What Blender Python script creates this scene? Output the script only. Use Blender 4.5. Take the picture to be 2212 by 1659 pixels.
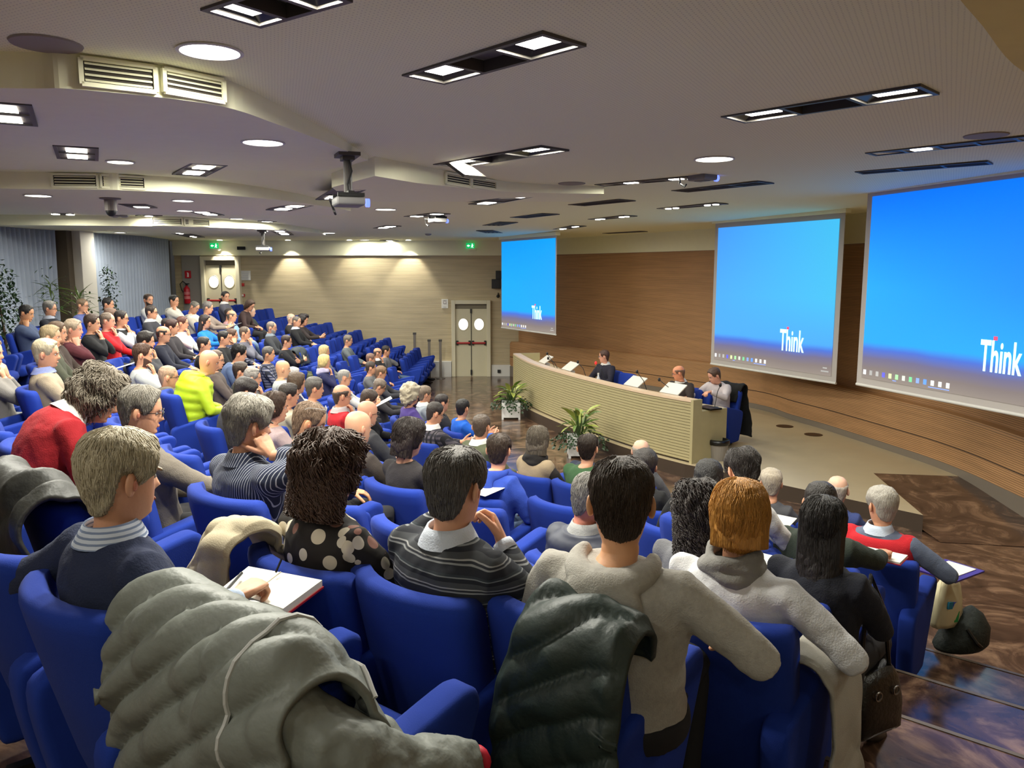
import bpy, bmesh, math, random
import numpy as np
from mathutils import Vector, Matrix, geometry, noise
random.seed(7)
for _o in list(bpy.data.objects): bpy.data.objects.remove(_o)
SC = bpy.context.scene
COL = SC.collection
PI = math.pi
# ------------------------------------------------------------------ camera
FPX, CZ = 1720.0, 2.96
PITCH = math.atan(240/1720)
cam = bpy.data.objects.new('camera', bpy.data.cameras.new('camera'))
COL.objects.link(cam); SC.camera = cam
cam.location = (0, 0, CZ); cam.rotation_euler = (PI/2 - PITCH, 0, 0)
cam.data.sensor_width = 36.0; cam.data.lens = FPX/2212*36; cam.data.clip_start = .05
# ------------------------------------------------------------------ world + exposure
W = bpy.data.worlds.new('world'); SC.world = W; W.use_nodes = True
W.node_tree.nodes['Background'].inputs[0].default_value = (.62, .60, .57, 1)
W.node_tree.nodes['Background'].inputs[1].default_value = .05
SC.view_settings.view_transform = 'Standard'; SC.view_settings.look = 'None'
SC.view_settings.gamma = 1; SC.view_settings.use_curve_mapping = False
SC.view_settings.exposure = 0.18
LAMP_W, SPOT_W, SCREEN_E = 36.0, 22.0, 1.0     # watts per lamp, per round downlight, brightness of the projected picture

# ------------------------------------------------------------------ helpers
def ray(u, v):
    dx = (u-1106)/FPX; dy = (829.5-v)/FPX; c, s = math.cos(PITCH), math.sin(PITCH)
    return Vector((dx, c+dy*s, -s+dy*c))
def at_z(u, v, z):
    d = ray(u, v); return Vector((0, 0, CZ)) + d*((z-CZ)/d.z)
def at_y(u, v, y):
    d = ray(u, v); return Vector((0, 0, CZ)) + d*(y/d.y)
def lin(c):
    c = [x/255 for x in c]
    return tuple((x/12.92 if x <= .04045 else ((x+.055)/1.055)**2.4) for x in c)
_mats = {}
def M(name, rgb=(128,128,128), rough=.8, metal=0, var=0, vscale=8, bump=0, bscale=60, emit=None, estr=1, spec=None, alpha=None, sheen=0):
    """procedural material: colour with noise variation and noise bump"""
    if name in _mats: return _mats[name]
    m = bpy.data.materials.new(name); m.use_nodes = True; nt = m.node_tree
    b = nt.nodes['Principled BSDF']; c = (*lin(rgb), 1)
    b.inputs['Base Color'].default_value = c; b.inputs['Roughness'].default_value = rough; b.inputs['Metallic'].default_value = metal
    if spec is not None: b.inputs['Specular IOR Level'].default_value = spec
    if sheen: b.inputs['Sheen Weight'].default_value = sheen
    tc = nt.nodes.new('ShaderNodeTexCoord')
    if var:
        n = nt.nodes.new('ShaderNodeTexNoise'); n.inputs['Scale'].default_value = vscale; n.inputs['Detail'].default_value = 4
        nt.links.new(tc.outputs['Object'], n.inputs['Vector'])
        mx = nt.nodes.new('ShaderNodeMix'); mx.data_type = 'RGBA'
        lo = [max(0, x*(1-var)) for x in c[:3]]; hi = [min(1, x*(1+var)) for x in c[:3]]
        mx.inputs[6].default_value = (*lo, 1); mx.inputs[7].default_value = (*hi, 1)
        nt.links.new(n.outputs['Fac'], mx.inputs[0]); nt.links.new(mx.outputs[2], b.inputs['Base Color'])
    if bump:
        n2 = nt.nodes.new('ShaderNodeTexNoise'); n2.inputs['Scale'].default_value = bscale; n2.inputs['Detail'].default_value = 3
        nt.links.new(tc.outputs['Object'], n2.inputs['Vector'])
        bp = nt.nodes.new('ShaderNodeBump'); bp.inputs['Strength'].default_value = bump; bp.inputs['Distance'].default_value = .02
        nt.links.new(n2.outputs['Fac'], bp.inputs['Height']); nt.links.new(bp.outputs['Normal'], b.inputs['Normal'])
    if emit:
        b.inputs['Emission Color'].default_value = (*lin(emit), 1); b.inputs['Emission Strength'].default_value = estr
    _mats[name] = m
    return m
def tag(o, label=None, cat=None, group=None, kind=None):
    if label: o['label'] = label
    if cat: o['category'] = cat
    if group: o['group'] = group
    if kind: o['kind'] = kind
    return o
def me(name, verts, faces, smooth=False):
    m = bpy.data.meshes.new(name); m.from_pydata([tuple(v) for v in verts], [], faces); m.update()
    if smooth: m.polygons.foreach_set('use_smooth', [True]*len(m.polygons))
    return m
def link(name, mesh, mat=None, parent=None, loc=None, rotz=None):
    o = bpy.data.objects.new(name, mesh); COL.objects.link(o)
    if mat is not None and mesh is not None and len(mesh.materials) == 0:
        for x in (mat if isinstance(mat, (list, tuple)) else [mat]): mesh.materials.append(x)
    if parent: o.parent = parent
    if loc is not None: o.location = loc
    if rotz is not None: o.rotation_euler = (0, 0, rotz)
    return o
def empty(name, loc=(0,0,0), rotz=0, label=None, cat=None, group=None):
    o = bpy.data.objects.new(name, None); COL.objects.link(o); o.location = loc; o.rotation_euler = (0, 0, rotz); o.empty_display_size = .1
    return tag(o, label, cat, group)
class MB:
    """collects shapes for one mesh"""
    def __init__(s): s.v = []; s.f = []; s.m = []
    def add(s, verts, faces, mi=0):
        k = len(s.v); s.v += [Vector(v) for v in verts]; s.f += [tuple(i+k for i in f) for f in faces]; s.m += [mi]*len(faces); return s
    def box(s, c, d, mi=0, rot=None):
        x, y, z = [q/2 for q in d]; vs = [Vector((i*x, j*y, k*z)) for i in (-1,1) for j in (-1,1) for k in (-1,1)]
        if rot is not None: vs = [rot @ v for v in vs]
        return s.add([v+Vector(c) for v in vs], [(0,1,3,2),(4,6,7,5),(0,4,5,1),(2,3,7,6),(0,2,6,4),(1,5,7,3)], mi)
    def rings(s, rings, cap=True, mi=0, closed=True):
        n = len(rings[0]); vs = [p for r in rings for p in r]; fs = []
        for i in range(len(rings)-1):
            for j in range(n if closed else n-1):
                a = i*n+j; b = i*n+(j+1) % n; fs.append((a, b, b+n, a+n))
        if cap: fs.append(tuple(reversed(range(n)))); fs.append(tuple(range((len(rings)-1)*n, len(rings)*n)))
        return s.add(vs, fs, mi)
    def tube(s, pts, rad, n=8, mi=0, cap=True):
        pts = [Vector(p) for p in pts]; rad = rad if isinstance(rad, (list, tuple)) else [rad]*len(pts)
        rs = []; up = None
        for i, p in enumerate(pts):
            d = (pts[min(i+1, len(pts)-1)]-pts[max(i-1, 0)]).normalized()
            if up is None: up = Vector((0,0,1)) if abs(d.z) < .9 else Vector((1,0,0))
            a = d.cross(up)
            if a.length < 1e-5: a = d.orthogonal()
            a.normalize(); b = a.cross(d).normalized(); up = b
            rs.append([p+(a*math.cos(t)+b*math.sin(t))*rad[i] for t in [2*PI*j/n for j in range(n)]])
        return s.rings(rs, cap, mi)
    def lathe(s, prof, c=(0,0,0), n=20, mi=0):
        c = Vector(c); return s.rings([[c+Vector((r*math.cos(2*PI*j/n), r*math.sin(2*PI*j/n), z)) for j in range(n)] for r, z in prof], True, mi)
    def ell(s, c, r, n=10, m=7, mi=0, rot=None):
        c = Vector(c); rs = []
        for i in range(1, m):
            t = PI*i/m; ring = []
            for j in range(n):
                p = Vector((r[0]*math.sin(t)*math.cos(2*PI*j/n), r[1]*math.sin(t)*math.sin(2*PI*j/n), -r[2]*math.cos(t)))
                ring.append(c+(rot @ p if rot is not None else p))
            rs.append(ring)
        return s.rings(rs, True, mi)
    def prism(s, poly, axis, a, b, mi=0):
        """extrude a 2D polygon; axis x: poly=(y,z), y: poly=(x,z), z: poly=(x,y)"""
        f = {'x': lambda p, t: (t, p[0], p[1]), 'y': lambda p, t: (p[0], t, p[1]), 'z': lambda p, t: (p[0], p[1], t)}[axis]
        return s.rings([[Vector(f(p, a)) for p in poly], [Vector(f(p, b)) for p in poly]], True, mi)
    def mesh(s, name, smooth=False, recalc=True):
        m = me(name, s.v, s.f, smooth)
        if any(s.m): m.polygons.foreach_set('material_index', s.m)
        if not recalc: return m
        bm = bmesh.new(); bm.from_mesh(m); bmesh.ops.recalc_face_normals(bm, faces=bm.faces); bm.to_mesh(m); bm.free()
        return m
    def obj(s, name, mat, parent=None, smooth=False, bevel=0, sub=0, loc=None, rotz=None, recalc=True):
        o = link(name, s.mesh(name, smooth, recalc), mat, parent, loc, rotz)
        if bevel:
            b = o.modifiers.new('bevel', 'BEVEL'); b.width = bevel; b.segments = 2; b.limit_method = 'ANGLE'; b.angle_limit = .6
            o.data.polygons.foreach_set('use_smooth', [True]*len(o.data.polygons))
            try: o.modifiers.new('wn', 'WEIGHTED_NORMAL')
            except Exception: pass
        if sub: o.modifiers.new('sub', 'SUBSURF').levels = sub; o.modifiers['sub'].render_levels = sub
        return o
def area(name, loc, sx, sy, power, col=(.98, .96, .84), rot=(0,0,0), spread=3.1, parent=None):
    l = bpy.data.lights.new(name, 'AREA'); l.shape = 'RECTANGLE'; l.size = sx; l.size_y = sy; l.energy = power; l.color = col; l.spread = spread
    o = bpy.data.objects.new(name, l); COL.objects.link(o); o.location = loc; o.rotation_euler = rot
    if parent: o.parent = parent
    return o
def copy_tree(o, parent=None):
    c = o.copy(); COL.objects.link(c); c.parent = parent
    for ch in [x for x in o.children]: copy_tree(ch, c)
    return c
def catmull(pts, n=8):
    pts = [Vector(p) for p in pts]; out = []
    for i in range(len(pts)-1):
        p0 = pts[max(i-1, 0)]; p1 = pts[i]; p2 = pts[i+1]; p3 = pts[min(i+2, len(pts)-1)]
        for k in range(n):
            t = k/n; out.append(.5*((2*p1)+(p2-p0)*t+(2*p0-5*p1+4*p2-p3)*t*t+(3*p1-p0-3*p2+p3)*t**3))
    out.append(pts[-1]); return out
def rotz(a): return Matrix.Rotation(a, 3, 'Z')

# ------------------------------------------------------------------ row layout: straight, arc round C, straight
CC = Vector((7.65, 14.25)); NN = Vector((.65, .76)).normalized(); TT = Vector((NN.y, -NN.x))
ROW_R = [15.0 - .93*k for k in range(7)]                 # back row 0 ... front row 6
ROW_Z = [1.21, 1.10, .91, .71, .50, .28, 0.0]
ARC = math.acos(NN.x)                                    # angle swept between the far and the near straight
def row_g(a): return 1+.134*(1-max(0, min(1, a/ARC)))       # rows crowd together towards the far wall
def row_r(p):
    d = Vector((p.x, p.y)) - CC
    if d.y > 0: return 15-(15+d.x)*row_g(0)
    if d.dot(TT) > 0: return -d.dot(NN)
    return 15-(15-d.length)*row_g(math.atan2(-d.y, -d.x))
def row_dir(p):
    d = Vector((p.x, p.y)) - CC
    if d.y > 0: return Vector((1, 0))
    if d.dot(TT) > 0: return NN.copy()
    return -d.normalized()
def row_pt(r, s):
    """point at arc length s along the row of radius r: s<0 far straight, then the arc, then the near straight"""
    a = s/r; q = 15-(15-r)/row_g(a)
    if s < 0: return Vector((CC.x-q, CC.y-s))
    if a < ARC: return CC + Vector((-math.cos(a), -math.sin(a)))*q
    return CC - NN*r + TT*(s-r*ARC)
def ceil_h(y): return 4.08 - .0095*y
# ================================================================== STRUCTURE
def slat_mat(name, c1, c2, scale, rough=.55, bump=.35, axis='Z', grain=True):
    m = bpy.data.materials.new(name); m.use_nodes = True; nt = m.node_tree; b = nt.nodes['Principled BSDF']; b.inputs['Roughness'].default_value = rough
    tc = nt.nodes.new('ShaderNodeTexCoord'); w = nt.nodes.new('ShaderNodeTexWave'); w.wave_type = 'BANDS'; w.bands_direction = axis
    w.inputs['Scale'].default_value = scale; w.inputs['Distortion'].default_value = 0
    nt.links.new(tc.outputs['Object'], w.inputs['Vector'])
    cr = nt.nodes.new('ShaderNodeValToRGB'); cr.color_ramp.elements[0].position = .02; cr.color_ramp.elements[1].position = .22
    cr.color_ramp.elements[0].color = (*lin(c1), 1); cr.color_ramp.elements[1].color = (*lin(c2), 1)
    nt.links.new(w.outputs['Fac'], cr.inputs['Fac'])
    n = nt.nodes.new('ShaderNodeTexNoise'); n.inputs['Scale'].default_value = 1.1; n.inputs['Detail'].default_value = 5
    mp = nt.nodes.new('ShaderNodeMapping'); mp.inputs['Scale'].default_value = (1, 1, 14)
    nt.links.new(tc.outputs['Object'], mp.inputs['Vector']); nt.links.new(mp.outputs['Vector'], n.inputs['Vector'])
    mr = nt.nodes.new('ShaderNodeMapRange'); mr.inputs[1].default_value = .3; mr.inputs[2].default_value = .7; mr.inputs[3].default_value = .86; mr.inputs[4].default_value = 1.1
    nt.links.new(n.outputs['Fac'], mr.inputs[0])
    mx = nt.nodes.new('ShaderNodeMix'); mx.data_type = 'RGBA'; mx.blend_type = 'MULTIPLY'; mx.inputs[0].default_value = 1
    nt.links.new(cr.outputs['Color'], mx.inputs[6]); nt.links.new(mr.outputs[0], mx.inputs[7]); nt.links.new(mx.outputs[2], b.inputs['Base Color'])
    bp = nt.nodes.new('ShaderNodeBump'); bp.inputs['Strength'].default_value = bump; bp.inputs['Distance'].default_value = .01
    nt.links.new(cr.outputs['Color'], bp.inputs['Height']); nt.links.new(bp.outputs['Normal'], b.inputs['Normal'])
    return m
def marble_mat(name, dark, mid, light, rough=.13):
    m = bpy.data.materials.new(name); m.use_nodes = True; nt = m.node_tree; b = nt.nodes['Principled BSDF']; b.inputs['Roughness'].default_value = rough
    tc = nt.nodes.new('ShaderNodeTexCoord')
    n = nt.nodes.new('ShaderNodeTexNoise'); n.inputs['Scale'].default_value = 1.6; n.inputs['Detail'].default_value = 7; n.inputs['Roughness'].default_value = .62; n.inputs['Distortion'].default_value = 2.6
    nt.links.new(tc.outputs['Object'], n.inputs['Vector'])
    cr = nt.nodes.new('ShaderNodeValToRGB'); e = cr.color_ramp.elements
    e[0].position = .3; e[0].color = (*lin(dark), 1); e[1].position = .72; e[1].color = (*lin(light), 1)
    q = e.new(.5); q.color = (*lin(mid), 1)
    nt.links.new(n.outputs['Fac'], cr.inputs['Fac']); nt.links.new(cr.outputs['Color'], b.inputs['Base Color'])
    n2 = nt.nodes.new('ShaderNodeTexNoise'); n2.inputs['Scale'].default_value = 5; n2.inputs['Distortion'].default_value = 3
    nt.links.new(tc.outputs['Object'], n2.inputs['Vector'])
    mr = nt.nodes.new('ShaderNodeMapRange'); mr.inputs[3].default_value = rough*.7; mr.inputs[4].default_value = rough*1.8
    nt.links.new(n2.outputs['Fac'], mr.inputs[0]); nt.links.new(mr.outputs[0], b.inputs['Roughness'])
    return m
def dots_mat(name, rgb):
    """perforated ceiling board"""
    m = bpy.data.materials.new(name); m.use_nodes = True; nt = m.node_tree; b = nt.nodes['Principled BSDF']; b.inputs['Roughness'].default_value = .9
    tc = nt.nodes.new('ShaderNodeTexCoord'); v = nt.nodes.new('ShaderNodeTexVoronoi'); v.inputs['Scale'].default_value = 42; v.inputs['Randomness'].default_value = .08
    mp = nt.nodes.new('ShaderNodeMapping'); mp.inputs['Rotation'].default_value = (0, 0, .5); mp.inputs['Scale'].default_value = (1, 1, 0)
    nt.links.new(tc.outputs['Object'], mp.inputs['Vector']); nt.links.new(mp.outputs['Vector'], v.inputs['Vector'])
    cr = nt.nodes.new('ShaderNodeValToRGB'); cr.color_ramp.elements[0].position = .14; cr.color_ramp.elements[1].position = .2
    c = lin(rgb); cr.color_ramp.elements[0].color = (*[x*.72 for x in c], 1); cr.color_ramp.elements[1].color = (*c, 1)
    nt.links.new(v.outputs['Distance'], cr.inputs['Fac']); nt.links.new(cr.outputs['Color'], b.inputs['Base Color'])
    return m
MARBLE = marble_mat('brown_marble', (42,30,24), (84,62,49), (146,116,92))
MAT_CEIL = dots_mat('perforated_ceiling', (246,245,206))
MAT_PLASTER = M('plaster', (242,240,208), .9, var=.03)
MAT_CREAM = M('cream_plaster', (228,208,126), .9, var=.05)
WALL_BEIGE = slat_mat('beige_slats', (128,112,84), (196,180,146), 9.0)
WALL_WOOD = slat_mat('oak_slats', (104,72,44), (182,138,94), 11.5, bump=.5)
WHITE = M('white_paint', (214,212,206), .6); BLACK = M('black_plastic', (16,16,17), .5); STEEL = M('steel', (150,148,145), .35, metal=1)
DARKMETAL = M('dark_metal', (28,27,27), .4, metal=.6); GREYMETAL = M('grey_frame', (84,80,76), .5, metal=.4)
STAGEFLOOR = M('stage_floor', (186,170,138), .35, var=.08, vscale=3)
CABLE = M('cable', (30,29,28), .6)

# floors: the flat front floor, then one tread per row (side by side, each with its riser)
SARC = {k: ROW_R[k]*ARC for k in range(7)}
def row_line(r, z, n=26):
    s0, s1 = -(22.9-CC.y), r*ARC + 9.0
    ss = [s0, -4, 0] + [r*ARC*i/n for i in range(1, n+1)] + [r*ARC+3, s1]
    return [Vector((*row_pt(r, s), z)) for s in ss]
front_r = ROW_R[6]+.32
b = MB(); b.add([(-9.5,-4,-.02),(9,-4,-.02),(9,23.2,-.02),(-9.5,23.2,-.02)], [(0,1,2,3)])
lo = row_line(front_r+.0, 0); hi = [Vector((9.5, p.y, 0)) if p.y > 8 else Vector((max(9.5, p.x+3), p.y+3, 0)) for p in lo]
poly = [(p.x, p.y, 0) for p in lo] + [(9, -2, 0), (9, 22.9, 0)]
b2 = MB(); b2.add(poly, [tuple(range(len(poly)))])
tag(b2.obj('floor', MARBLE), kind='structure')
STEPMATS = MARBLE
for k in range(6):
    rf = ROW_R[k]-.61; z = ROW_Z[k]; zb = ROW_Z[k+1]
    A = row_line(rf, z); m = MB()
    low = [Vector((p.x, p.y, zb-.01)) for p in A]
    if k: m.rings([low, A, row_line(ROW_R[k]+.32, z)], cap=False, closed=False)
    else:
        m.rings([low, A], cap=False, closed=False)
        pl0 = A + [Vector((9, -4, z)), Vector((-9.8, -4, z)), Vector((-9.8, 22.9, z))]; m.add(pl0, [tuple(range(len(pl0)))])
    o = tag(m.obj('floor', MARBLE), kind='structure'); o['label'] = 'brown polished step under seating row'
    nose = MB(); nose.rings([[p+Vector((0,0,.004)) for p in A], [Vector((*(Vector((p.x,p.y))-row_dir(p)*.03), z+.004)) for p in A]], cap=False, closed=False)
    t = nose.obj('step_edge', M('step_edge', (104,92,80), .4, metal=.3), o)

# walls
FY = 22.9
def quad(name, pts, mat, kind='structure'):
    m = MB(); m.add(pts, [tuple(range(len(pts)))]); return tag(m.obj(name, mat), kind=kind)
wf = quad('wall_far', [(-9.6,FY,-.1),(1.2,FY,-.1),(1.2,FY,3.45),(-9.6,FY,3.45)], WALL_BEIGE)
mb = MB(); mb.box((-4.2,FY-.03,3.8),(10.8,.10,.70)); mb.obj('upper_band', MAT_PLASTER, wf)
# stage wall: curved, slatted up to 3.45, plaster band above
WALLPTS = [(.1,FY+.1),(1.9,21.0),(3.7,18.6),(5.2,16.22),(5.52,14.91),(5.78,13.95),(6.0,12.9),(6.16,12.1),(6.3,11.3),(6.36,10.4),(6.33,9.4),(6.25,7.0),(6.15,4.0),(6.1,-4)]
WC = catmull([(x, y, 0) for x, y in WALLPTS], 6)
m = MB(); m.rings([[Vector((p.x,p.y,-.05)) for p in WC], [Vector((p.x,p.y,3.45)) for p in WC]], cap=False, closed=False)
ws = tag(m.obj('wall_stage', WALL_WOOD, smooth=True), kind='structure')
def wall_off(d, z): 
    out = []
    for i, p in enumerate(WC):
        t = (WC[min(i+1, len(WC)-1)]-WC[max(i-1, 0)]).normalized(); nrm = Vector((t.y, -t.x, 0))
        out.append(Vector((p.x, p.y, z)) + nrm*d)
    return out
sgn = 1 if wall_off(1, 0)[20].x < WC[20].x else -1
m = MB(); m.rings([wall_off(sgn*.03, 3.45), wall_off(sgn*.03, 4.4)], cap=False, closed=False); m.obj('upper_band', MAT_PLASTER, ws, smooth=True)
# lower bench-like panel that stands proud of the wall, and the grey base strip
m = MB(); m.rings([wall_off(sgn*.22, .02), wall_off(sgn*.22, .95), wall_off(sgn*.18, 1.0), wall_off(0, 1.0)], cap=False, closed=False); m.obj('lower_panel', WALL_WOOD, ws)
m = MB(); m.rings([wall_off(sgn*.235, .0), wall_off(sgn*.235, .30), wall_off(sgn*.2, .305)], cap=False, closed=False)
tag(m.obj('baseboard_stage', M('base_strip', (120,110,98), .4)), kind='structure')
m = MB(); m.rings([wall_off(sgn*.222, .558), wall_off(sgn*.222, .570)], cap=False, closed=False); m.obj('groove', M('groove_dark', (40,28,20), .8), ws)
quad('wall_back', [(-9.6,-4,-.1),(9,-4,-.1),(9,-4,4.6),(-9.6,-4,4.6)], MAT_PLASTER)
# left wall behind the curtains
LW = [(-9.35,FY), (-8.98,14.0), (-8.7,6.0), (-8.5,-4.0)]
m = MB(); m.rings([[Vector((x-.35,y,1.15)) for x, y in LW], [Vector((x-.35,y,4.4)) for x, y in LW]], cap=False, closed=False)
tag(m.obj('wall_left', M('left_wall', (120,116,108), .8)), kind='structure')
# white plinth along the far wall beside the doors
pl = MB(); pl.box((-.2,FY-.04,.16),(.78,.06,.34)); tag(pl.obj('baseboard_far', WHITE), kind='structure')
pl = MB(); pl.box((-2.55,FY-.10,.22),(1.62,.2,.44)); 
tag(pl.obj('baseboard_far', WHITE), kind='structure')

# ceiling: one perforated plane with holes for the recessed fixtures, and curved dropped panels
class Panel: pass
PANELS = []
def make_panel(curve, far, z_drop, y0, y1):
    p = Panel(); p.poly = [Vector((a, b_)) for a, b_ in (catmull([(x, y, 0) for x, y in curve], 8) and [(q.x, q.y) for q in catmull([(x, y, 0) for x, y in curve], 8)])] + [Vector(q) for q in far]
    p.n = len(p.poly)-len(far); p.y0, p.y1, p.d = y0, y1, z_drop; PANELS.append(p); return p
def panel_z(p, x, y):
    t = max(0, min(1, (y-p.y0)/(p.y1-p.y0))); return ceil_h(y)-.004-p.d*(1-t)
def inside(poly, x, y):
    c = False; n = len(poly); j = n-1
    for i in range(n):
        a, b_ = poly[i], poly[j]
        if (a.y > y) != (b_.y > y) and x < (b_.x-a.x)*(y-a.y)/(b_.y-a.y)+a.x: c = not c
        j = i
    return c
make_panel([(-9.9,3.3),(-4,3.9),(-2.53,4.11),(-2.17,4.15),(-1.65,4.58),(-1.5,5.3),(-1.38,6.3),(-1.3,7.4)], [(-1.9,8.35),(-4.1,8.3),(-9.9,7.9)], .17, 4.1, 8.4)
make_panel([(-9.9,8.0),(-4.8,8.51),(-4.08,8.71),(-3.4,9.2),(-2.9,10.2),(-2.6,11.6),(-2.5,12.6)], [(-3,14.0),(-9.9,13.6)], .17, 8.5, 14.0)
make_panel([(-9.9,13.8),(-6.33,14.22),(-5.54,14.81),(-4.9,15.6),(-4.5,16.6),(-4.3,18)], [(-4.6,20.5),(-9.9,20.5)], .17, 14.2, 20.5)
make_panel([(-1.25,7.45),(-.95,7.95),(-.21,9.15),(.35,9.55),(1.1,9.75)], [(.9,11.6),(-2.3,11.6),(-1.9,8.6)], .17, 8.0, 11.6)
def ceil_z(x, y):
    z = ceil_h(y)
    for p in PANELS:
        if inside(p.poly, x, y): z = min(z, panel_z(p, x, y))
    return z
def at_ceil(u, v):
    z = 4.0
    for _ in range(12): q = at_z(u, v, z); z = ceil_z(q.x, q.y)
    q.z = z; return q
for i, p in enumerate(PANELS):
    m = MB(); n = len(p.poly)
    bot = [Vector((q.x, q.y, panel_z(p, q.x, q.y))) for q in p.poly]; top = [Vector((q.x, q.y, ceil_h(q.y)+.02)) for q in p.poly]
    m.add(bot, [tuple(range(n))]); m.rings([bot, top], cap=False)
    tag(m.obj('ceiling', MAT_PLASTER), kind='structure')['label'] = 'curved dropped ceiling panel'
HOLES = []        # filled by the recessed fixtures; the ceiling mesh is cut last
def build_ceiling():
    outer = [(-9.9,-4.1),(9.2,-4.1),(9.2,23.3),(-9.9,23.3)]
    cove = [(1.05,-4),(1.1,1.5),(1.35,2.5),(1.6,3.11),(2.09,3.72),(2.8,4.53),(3.9,5.4),(6.6,6.6),(6.6,-4)]
    vs = [Vector(p) for p in outer]; fs = [[0,1,2,3]]
    for h in HOLES+[cove[::-1]]:
        k = len(vs); vs += [Vector(p) for p in h]; fs.append(list(range(k, k+len(h))))
    V, E_, Fc, ov, oe, of = geometry.delaunay_2d_cdt(vs, [], fs, 1, 1e-6)
    faces = [f for f, src in zip(Fc, of) if not any(s > 0 for s in src)]
    m = me('ceiling', [(v.x, v.y, ceil_h(v.y)) for v in V], faces)
    o = tag(link('ceiling', m, MAT_CEIL), kind='structure')
    # coved soffit in the right corner: bent down to catch more lamp light
    c = catmull([(x, y, 0) for x, y in cove[:-1]], 5); rs = []
    for t in range(7):
        a = t/6*PI/2; rs.append([Vector((p.x+1.5*math.sin(a)*.75, p.y-1.5*math.sin(a)*.3, ceil_h(p.y)-.6*(1-math.cos(a)))) for p in c])
    s = MB(); s.rings(rs, cap=False, closed=False); tag(s.obj('ceiling', MAT_CREAM, smooth=True), kind='structure')['label'] = 'cream coved soffit curving down at the right'
    t = MB(); t.add([(-9.9,-4.1,5.0),(9.2,-4.1,5.0),(9.2,9,5.0),(-9.9,9,5.0)], [(0,1,2,3)]); tag(t.obj('ceiling', MAT_PLASTER), kind='structure')['label'] = 'upper slab above the suspended ceiling'

# stage platform with ramp
DESKLINE = [(.05,18.1),(.41,16.2),(.98,14.55),(1.55,13.2),(2.08,12.15),(2.60,11.38)]
DC = catmull([(x, y, 0) for x, y in DESKLINE], 8)
def off_line(C, d):
    out = []
    for i, p in enumerate(C):
        t = (C[min(i+1, len(C)-1)]-C[max(i-1, 0)]).normalized(); out.append(Vector((p.x-t.y*d*-1, p.y+t.x*d*-1, 0)))
    return out
_o = off_line(DC, 1); SG = 1 if _o[10].x > DC[10].x else -1          # + = behind the desk (stage side)
edge = [(.55,21.5),(.1,19.5)] + [(p.x, p.y) for p in off_line(DC, -.10*SG)] + [(2.72,11.12),(4.73,8.86),(5.03,10.8),(6.32,10.6)]
spoly = edge + [(6.30,11.4),(6.1,12.3),(5.8,14),(5.3,16.2),(3.8,18.7),(2.0,21.1)]
m = MB(); m.add([(x, y, .2) for x, y in spoly], [tuple(range(len(spoly)))])
st = tag(m.obj('floor', STAGEFLOOR), kind='structure'); st['label'] = 'tan raised stage platform'
m = MB(); n = len(edge); m.rings([[Vector((x, y, 0)) for x, y in edge], [Vector((x, y, .2)) for x, y in edge]], cap=False, closed=False)
m.obj('step_face', M('stage_face', (66,54,44), .4, var=.1), st)
m = MB(); m.add([(5.03,10.8,.199),(6.4,10.6,.199),(6.45,8.2,.005),(4.75,8.5,.005),(4.73,8.86,.03)], [(0,4,3,2,1)])
tag(m.obj('floor', MARBLE), kind='structure')['label'] = 'brown ramp beside the stage'
# round floor boxes on the stage
for (u, v), w in (((1695,921), 'nearer the black coat'), ((1757,939), 'nearer the camera')):
    q = at_z(u, v, .2); m = MB(); m.lathe([(.001,0),(.15,0),(.15,.006),(.13,.008),(.001,.008)], n=24)
    o = m.obj('floor_box', M('bronze', (74,54,38), .4, metal=.7), loc=q); tag(o, 'round bronze floor box lid in the stage, '+w, 'floor box')
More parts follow.
